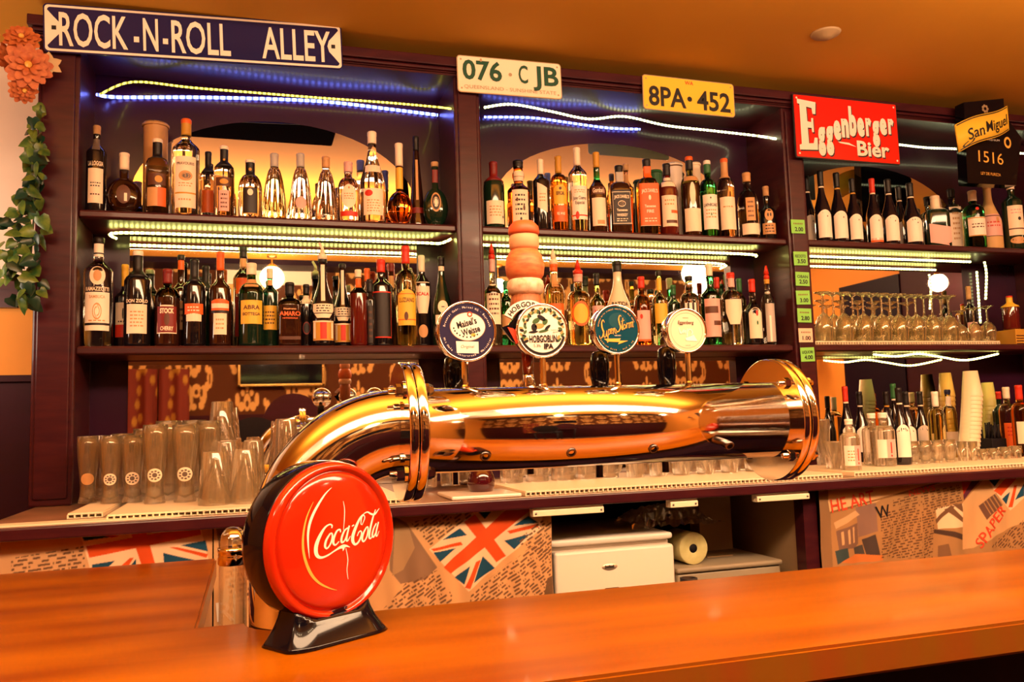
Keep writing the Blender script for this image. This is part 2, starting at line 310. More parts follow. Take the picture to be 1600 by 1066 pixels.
strip('light_strip', 'white light strip beside the red enamel sign at the top', [upx(1300, 214, 2.70), upx(1404, 226, 2.72), upx(1450, 231, 2.74), upx(1500, 233, 2.74), upx(1600, 240, 2.74)], 'led_white', w=.006)
strip('light_strip', 'loose light strip sagging below the stem glass shelf', [upx(1365, 554, 2.70), upx(1400, 557, 2.70), upx(1435, 553, 2.70), upx(1470, 558, 2.70), upx(1510, 563, 2.70), upx(1560, 553, 2.70)], 'led_warm', w=.005)
strip('light_strip', 'short light strip hanging down by the stem glasses, nearer the red stopper', [upx(1538, 409, 2.70), upx(1541, 425, 2.70), upx(1541, 445, 2.70), upx(1540, 468, 2.70)], 'led_down', w=.006)
strip('light_strip', 'upright light strip on the board behind the last stem glasses', [upx(1526, 424, 2.84), upx(1528, 450, 2.84), upx(1530, 480, 2.84), upx(1532, 505, 2.84)], 'led_down', w=.006)

# ================================================================== worktop of the back bar with its under-frame
ctr = thing('back_counter', 'tan back bar worktop with a dark maroon front edge', 'counter', (1.3, 2.3, 0))
b = MB(); b.box(-.575, 3.34, 2.086, 2.875, CT-.024, CT, bev=.002); b.build('worktop', 'counter_laminate', ctr)
b = MB(); b.box(-.58, 3.34, 2.075, 2.088, CT-.030, CT-.002, bev=.004); b.build('front_edge', 'maroon_wood', ctr)
for x in (-.57, 1.547, 3.2):
    b = MB(); b.box(x, x+.046, 2.136, 2.18, 0, CT-.03); b.build('post', 'maroon_wood', ctr)
b = MB(); b.box(-.55, 3.3, 2.10, 2.86, .56, .60); b.build('lower_shelf', 'dark_panel', ctr)
b = MB(); b.box(-.55, 3.3, 2.84, 2.87, 0, CT-.03); b.build('back_panel', 'dark_panel', ctr)
b = MB(); b.box(1.560, 1.575, 2.19, 2.84, .6, CT-.03); b.build('side_panel', 'board_tan', ctr)
for (xa, xb, y) in ((832, 943, 790), (1047, 1090, 784), (1182, 1264, 772)):
    va, vb = P(xa, y, 2.085), P(xb, y, 2.085); b = MB(); b.box(va.x, vb.x, 2.082, 2.092, CT-.052, CT-.036, bev=.002); b.box(va.x, vb.x, 2.088, 2.11, CT-.052, CT-.028)
    for xx in (va.x+.008, vb.x-.008): b.lathe([(.003, 0), (.0025, .0015)], 8, 1, T=Matrix.Translation((xx, 2.0815, CT-.044)) @ Matrix.Rotation(PI/2, 4, 'X'))
    b.build('latch_plate', ['mat_plastic', 'dark_steel'], ctr)

# ================================================================== bar
ZB = H-.285
bar = thing('bar_counter', 'glossy orange wooden bar with a notch at its back', 'bar', (.9, 1.1, 0))
NX = -.0776; cx0, cr0 = .0626, .0715
outl = [(-1.5, .896), (3.6, .896), (3.6, 1.339)]+[(cx0+cr0*math.cos(-PI*i/14), 1.339+cr0*math.sin(-PI*i/14)) for i in range(15)]+[(NX, 1.339), (NX, 2.03), (-1.5, 2.03)]
bm = bmesh.new(); vs = [bm.verts.new((x, y, ZB)) for x, y in outl]; bm.faces.new(vs)
e = bmesh.ops.extrude_face_region(bm, geom=bm.faces[:]); bmesh.ops.translate(bm, verts=[v for v in e['geom'] if isinstance(v, bmesh.types.BMVert)], vec=(0, 0, -.042)); bmesh.ops.recalc_face_normals(bm, faces=bm.faces[:])
bmesh.ops.bevel(bm, geom=[q for q in bm.edges if len(q.link_faces) == 2 and q.calc_face_angle(0) > .6], offset=.004, segments=2, affect='EDGES')
bm.verts.index_update(); b = MB(); b.add([v.co.copy() for v in bm.verts], [[v.index for v in f.verts] for f in bm.faces], [1 if abs(f.normal.z) < .3 else 0 for f in bm.faces]); bm.free()
b.build('bar_top', ['bar_wood', 'bar_edge_wood'], bar)
b = MB(); b.box(-1.45, 3.6, .96, 1.0, 0, ZB-.042); b.build('front_panel', 'dark_panel', bar)
b = MB(); b.box(-1.45, -.12, 1.0, 1.98, 0, ZB-.042); b.build('return_cabinet', 'wainscot_wood', bar)
b = MB(); b.box(-.12, 3.6, 1.0, 1.72, .90, .92); b.build('under_shelf', 'dark_panel', bar)

# ================================================================== room lamps (globes hung below the ceiling, seen in the mirrors)
def pendant(x, y, z, r, label):
    t = thing('pendant_lamp', label, 'lamp', (x, y, ZC), group='globe lamps in the room')
    b = MB(); b.lathe([(.035, -.02), (.035, 0)], 16); b.tube([(0, 0, -.02), (0, 0, z-ZC+r*.9)], .006, 6); b.lathe([(r*.45, z-ZC+r*.82), (r*.4, z-ZC+r*1.05), (.012, z-ZC+r*1.25)], 16); b.build('stem', 'brass', t, True)
    b = MB(); b.lathe([(r*math.sin(PI*i/10), z-ZC-r*math.cos(PI*i/10)) for i in range(11)], 18, closed=False); b.build('globe', 'globe_glow', t, True)
LAMPS = [(425, 408, -.55, .085, 'white glass globe lamp mirrored above the square amber bottle'), (1090, 408, -.5, .08, 'white glass globe lamp mirrored over the striped bottle'), (1466, 442, 1.62, .055, 'white glass globe lamp mirrored above the stem glasses'), (778, 424, -.7, .06, 'white glass globe lamp mirrored beside the tap handle')]
for (x, y, Y, r, lab) in LAMPS:
    v = P(x, y, 2*YM-Y); pendant(v.x, Y, min(v.z, ZC-.17), r, lab)
for (x, y) in ((-1.5, .4), (3.1, .3)): pendant(x, y, ZC-.22, .09, 'white glass globe lamp out in the room at the '+('left' if x < 0 else 'right'))
# two ceiling bars with small bare bulbs over the customers' side
for k, (x, y, lab) in enumerate(((.15, -.05, 'ceiling bar with four small bulbs above the cola sign side'), (1.75, -.05, 'ceiling bar with four small bulbs above the right of the bar'))):
    t = thing('bulb_bar', lab, 'ceiling lamp', (x, y, ZC), group='ceiling bulb bars'); b = MB(); b.box(x-.40, x+.40, y-.02, y+.02, ZC-.022, ZC-.001, bev=.004); b.build('rail', 'brass', t)
    for i in range(4):
        xx = x-.33+.22*i; b = MB(); b.lathe([(.012, -.045), (.014, -.022)], 12, T=Matrix.Translation((xx, y, ZC))); so = b.build('socket', 'brass', t); b = MB(); b.lathe([(.022*math.sin(PI*j/8), -.064-.022*math.cos(PI*j/8)) for j in range(9)], 12, T=Matrix.Translation((xx, y, ZC)), closed=False); b.build('bulb', 'bulb_small', t)
# ceiling boxes that the arched mirrors show
for (xa, xb, yb, dd, lab) in ((255, 519, 229, .28, 'black ceiling box mirrored in the left arch'),):
    d = ray(xb, yb); Yv = 1.24/d.z; a, c = P(xa, yb-6, Yv), P(xb, yb, Yv); Y = 2*YM-Yv; b = MB(); b.box(a.x, c.x, Y, Y+dd, ZC-.026, ZC-.001, bev=.008); tag(b.build('ceiling_box', 'black_felt'), lab, 'ceiling unit')
v = P(1290, 52, 2.0); v = PZ(1290, 52, ZC)
b = MB(); b.lathe([(.0, -.018), (.022, -.017), (.03, -.008), (.045, -.006), (.05, 0)], 20, T=Matrix.Translation((v.x, v.y, ZC))); tag(b.build('smoke_detector', 'board_tan'), 'small tan ceiling fitting above the yellow number plate', 'ceiling fitting')

# ================================================================== signs on the cornice
def fit(TL, TR, BR, BL, Y):
    p = [P(*q, Y) for q in (TL, TR, BR, BL)]; c = sum(p, Vector())/4; ex = (p[1]-p[0]+p[2]-p[3])/2; ez = (p[0]-p[3]+p[1]-p[2])/2
    a = math.atan2(ex.z, ex.x); return Matrix.Translation((c.x, Y, c.z)) @ Matrix.Rotation(-a, 4, 'Y'), ex.length, ez.length
def rrect(w, h, r, n=5):
    return [(sx*(w/2-r)+r*math.cos(a0+PI/2*i/n), sz*(h/2-r)+r*math.sin(a0+PI/2*i/n)) for sx, sz, a0 in ((1, 1, 0), (-1, 1, PI/2), (-1, -1, PI), (1, -1, 1.5*PI)) for i in range(n+1)]
def txt(b, s, x, z, h, m, T=None, y=-.0035, rot=0, xs=1, bold=0, shear=0, w=None, warp=None):
    vs, fs = text2d(s, h, xs, bold, shear, w); vs = rot2(vs, rot, x, z)
    if warp: vs = [warp(*q) for q in vs]
    b.add([(q[0], y, q[1]) for q in vs], fs, m, False, T)
def poly(b, pts, m, T=None, y=-.003): b.add([(p[0], y, p[1]) for p in pts], [list(range(len(pts)))], m, False, T)
def brush(b, pts, w, m, T=None, y=-.0035, k=1, warp=None):
    vs, fs = stroke(pts, w); vs = [(q[0]*k, q[1]*k) for q in vs]
    b.add([warp(*q) if warp else (q[0], y, q[1]) for q in vs], fs, m, False, T)

T, w, h = fit((68, 7), (536, 38), (533, 111), (67, 78), 2.592)
b = MB(); b.prism(rrect(w, h, .012), -.001, .003, 0, T); b.prism(rrect(w-.008, h-.008, .010), -.0014, .001, 1, T); b.prism(rrect(w-.022, h-.022, .008), -.0018, .001, 0, T)
for sx in (-1, 1):
    b.add([(sx*(w/2-.008), -.0022, z) for z in (-.052, .052)]+[(sx*(w/2-.008-d), -.0022, z) for z, d in ((.052, .004), (.035, .018), (.018, .033), (0, .038), (-.018, .033), (-.035, .018), (-.052, .004))], [list(range(9))], 1, False, T)
    b.prism([(sx*(w/2-.028)+p, q) for p, q in ((-.006, -.006), (.006, -.006), (.006, .006), (-.006, .006))], -.0035, -.001, 2, T)
for s_, fx, fw in (('ROCK', .156, .215), ('-', .291, .017), ('N', .337, .049), ('-', .385, .017), ('ROLL', .504, .198), ('ALLEY', .834, .245)): txt(b, s_, w*(fx-.5), 0, h*.70, 1, T, w=w*fw, bold=.014)
tag(b.build('street_sign', ['navy_enamel', 'cream_print', 'black_ink']), 'long navy metal sign reading ROCK-N-ROLL ALLEY on the cornice', 'sign')

def plate(name, c4, base, ink, label, f):
    T, w, h = fit(*c4, 2.594); b = MB(); b.prism(rrect(w, h, .012), -.0015, .002, 2, T); b.prism(rrect(w-.006, h-.006, .010), -.002, .001, 0, T); f(b, T, w, h)
    for sx in (-1, 1):
        for sz in (-1, 1): poly(b, ellipse2(sx*(w/2-.014), sz*(h/2-.014), .0035, .0035, 10), 2, T, -.0024)
    return tag(b.build(name, [base, ink, 'plate_edge', 'red_ink']), label, 'number plate')
def f(b, T, w, h):
    txt(b, '076', -w*.265, h*.13, h*.52, 1, T, w=w*.37, bold=.025); txt(b, '·', 0, h*.08, h*.44, 2, T, bold=.02); txt(b, 'C', w*.125, h*.12, h*.50, 1, T, w=w*.09, bold=.012); txt(b, 'JB', w*.345, h*.12, h*.52, 1, T, w=w*.25, bold=.025)
    txt(b, 'QUEENSLAND - SUNSHINE STATE', 0, -h*.34, h*.10, 2, T, w=w*.88)
    poly(b, ellipse2(-w*.28+.002, h*.40, .004, .006, 10), 2, T, -.004)
plate('number_plate', ((714, 86), (877, 100), (877, 156), (714, 143)), 'plate_cream', 'green_ink', 'cream number plate with green characters 076 CJB', f)
def f(b, T, w, h):
    txt(b, '8PA', -w*.24, -h*.08, h*.56, 1, T, w=w*.40, bold=.022); txt(b, '·', .0, -h*.08, h*.6, 1, T, bold=.03); txt(b, '452', w*.265, -h*.08, h*.56, 1, T, w=w*.37, bold=.022); txt(b, 'WA', 0, h*.38, h*.11, 3, T, bold=.01)
plate('number_plate', ((1004, 115), (1147, 133), (1147, 183), (1004, 171)), 'plate_yellow', 'black_ink', 'yellow number plate with black characters 8PA 452', f)

T, w, h = fit((1243, 148), (1402, 165), (1402, 256), (1241, 244), 2.588)
b = MB(); b.prism(rrect(w, h, .004), -.002, .003, 0, T); b.prism(rrect(w+.008, h+.008, .006), .0, .006, 2, T)
for sx in (-1, 1):
    for sz in (-1, 1): poly(b, ellipse2(sx*(w/2-.012), sz*(h/2-.012), .004, .004, 10), 1, T, -.0034)
def egg(dx, dz, m, y):
    E = [(-.148, .105), (-.03, .098), (-.036, .052), (-.055, .052), (-.058, .074), (-.092, .078), (-.090, .022), (-.066, .02), (-.064, .036), (-.052, .036), (-.052, -.018), (-.064, -.018), (-.066, -.002), (-.09, -.002), (-.088, -.062), (-.058, -.06), (-.05, -.038), (-.032, -.038), (-.034, -.084), (-.148, -.088), (-.148, -.07), (-.134, -.066), (-.134, .086), (-.148, .088)]
    poly(b, [(-.222+(x+.148)*.70+dx, z*1.02+dz-.004) for x, z in E], m, T, y)
    x = -.122
    for ch, hh, z0 in (('g', .078, -.020), ('g', .080, -.014), ('e', .074, .012), ('n', .072, .022), ('b', .082, .038), ('e', .072, .032), ('r', .070, .034), ('g', .072, .026), ('e', .064, .040), ('r', .060, .042)):
        q, fs = text2d(ch, hh*1.30, bold=.06, w=.0335 if ch != 'r' else .027); b.add([(p[0]+x+dx, y, p[1]+z0+dz) for p in q], fs, m, False, T); x += .0365 if ch != 'r' else .033
    txt(b, 'Bier', .112+dx, -.068+dz, .058, m, T, y, w=.15, bold=.028)
egg(.0045, -.0045, 2, -.003); egg(0, 0, 1, -.0042)
poly(b, [(-.05, -.050), (.0, -.052), (.035, -.066), (.0, -.060), (-.04, -.056)], 1, T, -.0042)
tag(b.build('enamel_sign', ['red_enamel', 'white_ink', 'black_ink']), 'red enamel sign reading Eggenberger Bier in cream letters', 'sign')

# dark board with a gold ribbon
YB2 = 2.53; t = thing('beer_sign', 'dark board sign with a gold ribbon and 1516 below it', 'sign', P(1540, 290, YB2))
p = [P(x, y, YB2) for x, y in ((1506, 160), (1568, 154), (1570, 180), (1596, 215), (1588, 290), (1512, 286))]
b = MB(); b.prism([(q.x, q.z) for q in p], YB2, YB2+.045, 0)
I = Matrix.Identity(4); c = P(1548, 246, YB2)
txt(b, '1516', c.x, c.z, .048, 1, y=YB2-.001, rot=-.05, w=.125); c = P(1548, 272, YB2); txt(b, 'LEY DE PUREZA', c.x, c.z, .012, 1, y=YB2-.001, rot=-.02, w=.10); c = P(1552, 219, YB2); txt(b, 'PREMIUM', c.x, c.z, .008, 2, y=YB2-.001, rot=.02, w=.062)
c = P(1539, 170, YB2)
for k in range(7): poly(b, ellipse2(c.x+.012*math.cos(k*2*PI/7), c.z+.012*math.sin(k*2*PI/7), .006, .006, 8), 3, y=YB2-.001)
c = P(1574, 223, YB2); poly(b, ellipse2(c.x, c.z, .018, .024, 20), 1, y=YB2-.001); poly(b, ellipse2(c.x, c.z, .010, .014, 16), 0, y=YB2-.002)
b.build('board', ['black_gloss', 'gold_ink', 'white_ink', 'plate_edge'], t)
b = MB(); TL, TR, BR, BL = (P(*q, YB2-.03) for q in ((1492, 195), (1574, 165), (1577, 203), (1499, 238)))
def rib(u, v, m0=.0): q = TL.lerp(TR, u).lerp(BL.lerp(BR, u), v); return Vector((q.x, q.y-.018*math.sin(PI*u)+m0, q.z+.006*math.sin(u*2*PI)))
n = 14; vs = [rib(i/n, j, .0) for i in range(n+1) for j in (0, 1)]+[rib(i/n, j, .004) for i in range(n+1) for j in (0, 1)]; k2 = 2*(n+1)
fs = [[2*i, 2*i+1, 2*i+3, 2*i+2] for i in range(n)]+[[k2+2*i, k2+2*i+2, k2+2*i+3, k2+2*i+1] for i in range(n)]+[[2*i, 2*i+2, k2+2*i+2, k2+2*i] for i in range(n)]+[[2*i+1, k2+2*i+1, k2+2*i+3, 2*i+3] for i in range(n)]
b.add(vs, fs, 0, True)
for v0, v1 in ((.03, .07), (.93, .97)): b.add([rib(.02+.96*i/n, v, -.001) for i in range(n+1) for v in (v0, v1)], [[2*i, 2*i+1, 2*i+3, 2*i+2] for i in range(n)], 1)
def rt(s, u0, u1, vc, hh, bold=.03):
    q, fs = text2d(s, 1, bold=bold, w=1); b.add([rib(u0+(x+.5)*(u1-u0), vc-z*hh, -.0015) for x, z in q], fs, 1)
rt('San', .17, .45, .57, .42, .012); rt('Miguel', .49, .96, .50, .42, .012)
q, fs = stroke([(.16, .80), (.08, .86), (.10, .93), (.22, .88), (.26, .78)], .03); b.add([rib(x, z, -.0015) for x, z in q], fs, 1)
b.build('ribbon', ['plate_yellow', 'black_ink'], t)

# handwritten price notes on the post
for (x, y, m, l1, l2, lab) in ((1247, 354, 'note_green', '', '2.00', 'green price note on the post, topmost of the seven'), (1251, 404, 'note_green', 'RECIOTO', '3.50', 'green price note level with the upper light strip'), (1254, 436, 'note_green', 'OBAN', '2.50', 'green price note below the one reading 3.50, level with the mirrored wall lamp'), (1255, 465, 'note_green', '', '3.00', 'green price note reading 3.00'), (1257, 493, 'note_green', '', '2.80', 'green price note just above the pink note'), (1259, 524, 'note_pink', '', '1.00', 'pink price note between green notes on the post'), (1262, 554, 'note_green', 'LIQUORI', '4.00', 'lowest green price note on the post')):
    v = P(x, y, 2.607); T = Matrix.Translation(v) @ Matrix.Rotation(random.uniform(-.03, .05), 4, 'Y'); b = MB(); b.box(-.030, .030, 0, .0012, -.026, .026, 0, T=T)
    if l1: txt(b, l1, 0, .009, .011, 1, T, -.0006, w=.046, bold=.02)
    else:
        for k in range(6): poly(b, [(-.02+k*.007, .008), (-.016+k*.007, .008), (-.015+k*.007, .013), (-.019+k*.007, .014)], 2, T, -.0006)
    txt(b, l2, .003, -.010, .015, 1, T, -.0006, w=.036, bold=.03)
    tag(b.build('price_note', [m, 'black_ink', 'brown_ink']), lab, 'price note', 'price notes on the post')

# ================================================================== beer tower
YP, RP, ZP = 1.34, .0685, H-.0105
tw = thing('beer_tower', 'polished chrome pipe beer tower with four round badges', 'beer tower', (cx0, YP, ZB))
XF = .224; RB = XF-cx0
b = MB(); b.lathe([(RP, ZB-.172), (RP, ZP-RB)], 48, T=Matrix.Translation((cx0, YP, 0)), closed=True)
b.build('column', 'chrome', tw)
b = MB(); n = 20; m_ = 48; vs = []
for k in range(n+1):
    a = PI/2*k/n; c = Vector((XF-RB*math.cos(a), YP, ZP-RB+RB*math.sin(a))); rd = Vector((-math.cos(a), 0, math.sin(a)))
    for i in range(m_): t_ = 2*PI*i/m_; vs.append(c+rd*RP*math.cos(t_)+Vector((0, 1, 0))*RP*math.sin(t_))
b.add(vs, [[k*m_+i, k*m_+(i+1) % m_, (k+1)*m_+(i+1) % m_, (k+1)*m_+i] for k in range(n) for i in range(m_)], 0, True); b.build('elbow', 'chrome', tw)
def TX(x): return Matrix.Translation((x, YP, ZP)) @ Matrix.Rotation(PI/2, 4, 'Y')
XE = .915
b = MB(); b.lathe([(RP, 0), (RP, XE-XF)], 64, T=TX(XF)); b.build('pipe', 'chrome', tw)
for x0, lab in ((XF-.002, None), (XF+.0135, None), (XE-.010, None), (XE+.006, None)):
    b = MB(); RF = .1115; b.lathe([(RF-.002, 0), (RF, .002), (RF, .0125), (RF-.002, .0145)], 72, T=TX(x0), smooth=False); o = b.build('flange', 'brushed_steel' if False else 'chrome', tw)
    for p in o.data.polygons: p.use_smooth = len(p.vertices) == 4
for xf, sd in ((XF, (-1, 1)), (XE, (-1, 1))):
    for k in range(4):
        a = 2*PI*(k+.5)/4; T0 = Matrix.Translation((0, .090*math.cos(a), .090*math.sin(a)))
        b = MB()
        T_ = Matrix.Translation((xf, YP, ZP)) @ T0 @ Matrix.Rotation(PI/2, 4, 'Y')
        b.lathe([(.0135, -.005), (.0135, -.002)], 18, T=T_, smooth=False); b.lathe([(.0095, -.016), (.0100, -.015), (.0100, -.005)], 6, T=T_, smooth=False); b.lathe([(.002, -.027), (.005, -.026), (.005, .030), (.003, .032)], 12, T=T_)
        b.lathe([(.0100, .028), (.0100, .036), (.0070, .043), (.0, .045)], 6 if xf == XF else 12, T=T_, smooth=False)
        b.build('bolt', 'chrome', tw)
for x in (762, 898, 1028, 1148):
    v = P(x, 718, YP-RP); xx = v.x; a = math.radians(38); T_ = Matrix.Translation((xx, YP, ZP)) @ Matrix.Rotation(a, 4, 'X') @ Matrix.Rotation(PI/2, 4, 'X') @ Matrix.Translation((0, 0, RP-.002))
    b = MB(); b.lathe([(.0085, 0), (.0085, .0035), (.0055, .0045), (.0045, .001)], 20, [0, 0, 1], T=T_); b.build('drip_hole', ['dark_steel', 'black_matte'], tw)
for x, yb, m, r in ((712, 757, 'chrome', .0055), (829, 741, 'black_rubber', .006), (937, 746, 'dark_steel', .0065), (1040, 738, 'dark_steel', .0065)):
    Y = YP+.075; v = P(x, yb, Y); b = MB(); b.tube([(v.x, YP+.06, ZP+.0), (v.x, Y, ZP-.01), (v.x, Y, v.z)], r, 12); b.build('spout', m, tw)

# round badges on chrome stems
def badge(x, y, rp, xs_, art, mats, label):
    v = P(x, y, YP-.012); R = rp/FPX*1.40; vs_ = P(xs_, 600, YP)
    bd = MB(); T_ = Matrix.Translation((v.x, v.y, v.z)) @ Matrix.Rotation(PI/2, 4, 'X')
    bd.lathe([(R*.90, -.022), (R*.98, -.018), (R, -.006), (R, .004), (R*.97, .007), (R*.925, .006), (R*.915, .003)], 64, T=T_); o = tag(bd.build('tap_badge', 'chrome', tw), label)
    st = MB(); zb = ZP+RP-.004; st.lathe([(.0075, 0), (.0075, .006), (.0056, .009), (.0056, v.z-R-zb+.006)], 10, T=Matrix.Translation((vs_.x, YP, zb)), smooth=False); st.build('stem', 'chrome', o, True).location = (-tw.location.x, -tw.location.y, -tw.location.z)
    fb = MB(); T2 = Matrix.Translation((v.x, v.y-.0045, v.z)) @ Matrix.Scale(R*.915, 4)
    poly(fb, ellipse2(0, 0, 1, 1, 56), 0, T2, 0); art(fb, T2); q = fb.build('face_print', mats, o, True); q.location = (-tw.location.x, -tw.location.y, -tw.location.z)
def ring_text(b, T, s, R, a0, a1, h, m, inside=False):
    n = len(s)
    for k, ch in enumerate(s):
        if ch == ' ': continue
        a = a0+(a1-a0)*k/max(n-1, 1); q, fs = text2d(ch, h); q = rot2(q, a-PI/2 if not inside else a+PI/2, R*math.cos(a), R*math.sin(a)); b.add([(x, -.02, z) for x, z in q], fs, m, False, T)
def art(b, T):
    ring_text(b, T, 'Brauerei Gebr. Maisel KG · Bayreuth', .86, PI*.93, PI*.07, .075, 1); ring_text(b, T, 'Mit Hefe · naturtrueb · Weissbier', .88, PI*1.1, PI*1.9, .075, 1, True)
    poly(b, [(-.42, -.36), (.40, -.38), (.40, -.80), (-.40, -.78)], 1, T, -.008); poly(b, ellipse2(.02, .16, .66, .52, 40), 3, T, -.012); poly(b, ellipse2(.02, .16, .635, .495, 40), 1, T, -.016)
    txt(b, "Maisel's", -.02, .30, .24, 2, T, -.022, rot=.28, w=.74, bold=.03); txt(b, 'Weisse', .12, .02, .24, 2, T, -.022, rot=.28, w=.70, bold=.03)
    poly(b, ellipse2(.10, .60, .10, .10, 16), 4, T, -.022); poly(b, ellipse2(.10, .60, .05, .05, 12), 1, T, -.026); txt(b, 'Original', .0, -.55, .11, 4, T, -.014, w=.5, shear=.3); poly(b, ellipse2(.22, -.14, .09, .06, 12), 5, T, -.022)
    for k in range(9): a = PI*(1.05+.085*k); poly(b, ellipse2(.02+.52*math.cos(a), .16+.38*math.sin(a), .03, .035, 8), 2, T, -.022)
M('badge_navy', (.05, .045, .12), .25, .5); badge(729, 518, 47, 727, art, ['badge_navy', 'white_ink', 'black_ink', 'brown_ink', 'red_ink', 'gold_ink'], 'round navy tap badge with a cream oval reading Maisel')
def art(b, T):
    rnd = random.Random(4)
    for k in range(46):
        a = PI*(-.18+1.36*k/45); R = rnd.uniform(.72, .90); poly(b, rot2(ellipse2(0, 0, .10, .055, 8), rnd.uniform(0, 3), R*math.cos(a), R*math.sin(a)), 2+k % 3, T, -.006-.0002*k)
    for cx, cz, rx, rz, an, mm in ((-.25, .38, .17, .10, .5, 3), (-.02, .50, .20, .09, -.5, 2), (-.34, .12, .12, .15, .2, 2), (.12, .34, .14, .10, .9, 3), (-.12, .18, .20, .10, .1, 4), (.22, .12, .16, .06, .7, 2), (-.38, -.06, .20, .045, .1, 2), (.05, -.02, .22, .05, .2, 3)):
        poly(b, rot2(ellipse2(0, 0, rx, rz, 12), an, cx, cz), mm, T, -.018)
    poly(b, ellipse2(0, 0, 1, 1, 40, PI*1.08, PI*1.92), 1, T, -.004) if False else None
    txt(b, 'HOBGOBLIN', .02, -.32, .27, 1, T, -.03, rot=.03, w=1.16, bold=.03); txt(b, 'IPA', .24, -.62, .20, 1, T, -.03, rot=.03, w=.40, bold=.05); txt(b, '5.3%', -.24, -.60, .12, 1, T, -.03, rot=.03, w=.30); txt(b, 'PREMIUM ALE', .52, .02, .05, 1, T, -.03, w=.34); txt(b, 'BREWED', .54, -.07, .05, 1, T, -.03, w=.22)
    vs, fs = stroke([(.93*math.cos(PI*(1.1+.08*k)), .93*math.sin(PI*(1.1+.08*k))) for k in range(11)], .10); b.add([(x, -.01, z) for x, z in vs], fs, 1, False, T)
M('hop_green', (.06, .12, .04), .4); M('hop_tan', (.45, .30, .10), .4); badge(846, 517, 43.5, 849, art, ['white_ink', 'black_ink', 'black_ink', 'hop_green', 'hop_tan'], 'round cream tap badge reading HOBGOBLIN IPA with a leafy border')
def art(b, T):
    poly(b, ellipse2(.05, .38, .42, .34, 24), 3, T, -.005)
    ring_text(b, T, 'BREWED WITH FINEST MALTS AND ALE HOPS', .88, PI*.95, PI*.12, .06, 1); ring_text(b, T, 'PREMIUM BEER · ALC 6.5%', .90, PI*1.15, PI*1.8, .06, 1, True)
    G = {'S': [(47, -10, 3), (43, 0, 6), (38, -10, 8), (39, -28, 9), (43, -45, 8), (38, -62, 7), (31, -65, 5), (29, -55, 3)], 'u': [(45, -40, 4), (44, -60, 6), (49, -62, 4), (54, -40, 4), (53, -60, 6), (57, -60, 3)]}
    L_ = [G['S'], G['u'], [(60, -36, 4), (55, -84, 7)], [(58, -44, 4), (64, -36, 6), (65, -50, 6), (58, -58, 4)], [(68, -48, 4), (72, -37, 5), (68, -36, 5), (66, -52, 6), (73, -50, 3)], [(76, -34, 5), (75, -56, 5)], [(76, -40, 4), (81, -34, 5), (80, -44, 5), (83, -54, 5), (88, -50, 3)],
          [(104, 6, 3), (99, 10, 6), (95, -2, 8), (97, -18, 9), (100, -34, 9), (93, -48, 8), (86, -46, 5), (85, -38, 3)], [(109, 0, 4), (105, -40, 7), (110, -42, 3)], [(103, -13, 4), (114, -9, 4)], [(113, -24, 4), (109, -36, 6), (114, -41, 5), (118, -30, 5), (113, -24, 4)], [(122, -20, 5), (121, -40, 5)], [(122, -26, 4), (128, -20, 5)], [(130, -20, 5), (129, -40, 5)], [(130, -26, 4), (135, -19, 5), (135, -38, 5)], [(135, -24, 4), (141, -18, 5), (141, -36, 5), (144, -36, 3)]]
    def place(q): return [((x-88)*.0141, (z+34)*.0118+(x-88)*.0015+.06) for x, z in q]
    for grow, mm, y in ((5, 4, -.018), (0, 1, -.026)):
        for g in L_: vs, fs = stroke([(p[0], p[1], p[2]*.48+grow*.5) for p in g], 4); b.add([(x, y, z) for x, z in place(vs)], fs, mm, False, T)
    poly(b, [(-.62, -.42), (.16, -.40), (.10, -.50), (.50, -.50), (.02, -.66), (.08, -.56), (-.46, -.54)], 1, T, -.02); txt(b, '· 6.5% ALC ·', .02, -.27, .06, 2, T, -.02, w=.34)
M('badge_teal', (.01, .10, .17), .2, .5); M('badge_slate', (.03, .14, .2), .2, .5); badge(962, 515, 41, 966, art, ['badge_teal', 'gold_ink', 'white_ink', 'badge_slate', 'navy_enamel'], 'round teal tap badge with gold script SuperStorm')
def art(b, T):
    vs, fs = stroke([(.86*math.cos(2*PI*k/40), .86*math.sin(2*PI*k/40)) for k in range(41)], .012); b.add([(x, -.006, z) for x, z in vs], fs, 2, False, T)
    txt(b, 'Eggenberg', -.04, .40, .17, 1, T, -.02, w=.86, bold=.01, shear=.15); txt(b, 'BRAUEREI', -.04, .62, .05, 2, T, -.02, w=.3); txt(b, 'SCHLOSS', .02, -.72, .05, 2, T, -.02, w=.26)
    for g in ([(-.42, .16, .03), (-.34, -.14, .07), (-.22, -.02, .04)], [(-.16, .05, .05), (-.22, -.12, .05), (-.06, .0, .04), (-.08, -.14, .05)], [(.04, .10, .04), (.0, -.30, .06)], [(.06, -.04, .05), (.16, .06, .05), (.30, -.06, .06), (.24, -.2, .05)]): brush(b, g, .04, 3, T, -.02)
    poly(b, [(-.1, -.36), (.2, -.28), (.36, -.2), (.55, -.52), (-.05, -.50)], 3, T, -.02)
M('badge_cream', (.92, .66, .46), .3, coat=.3); M('pale_ink', (1, .92, .84), .3); badge(1071, 517, 37.5, 1077, art, ['badge_cream', 'black_ink', 'brown_ink', 'pale_ink'], 'round cream tap badge reading Eggenberg')

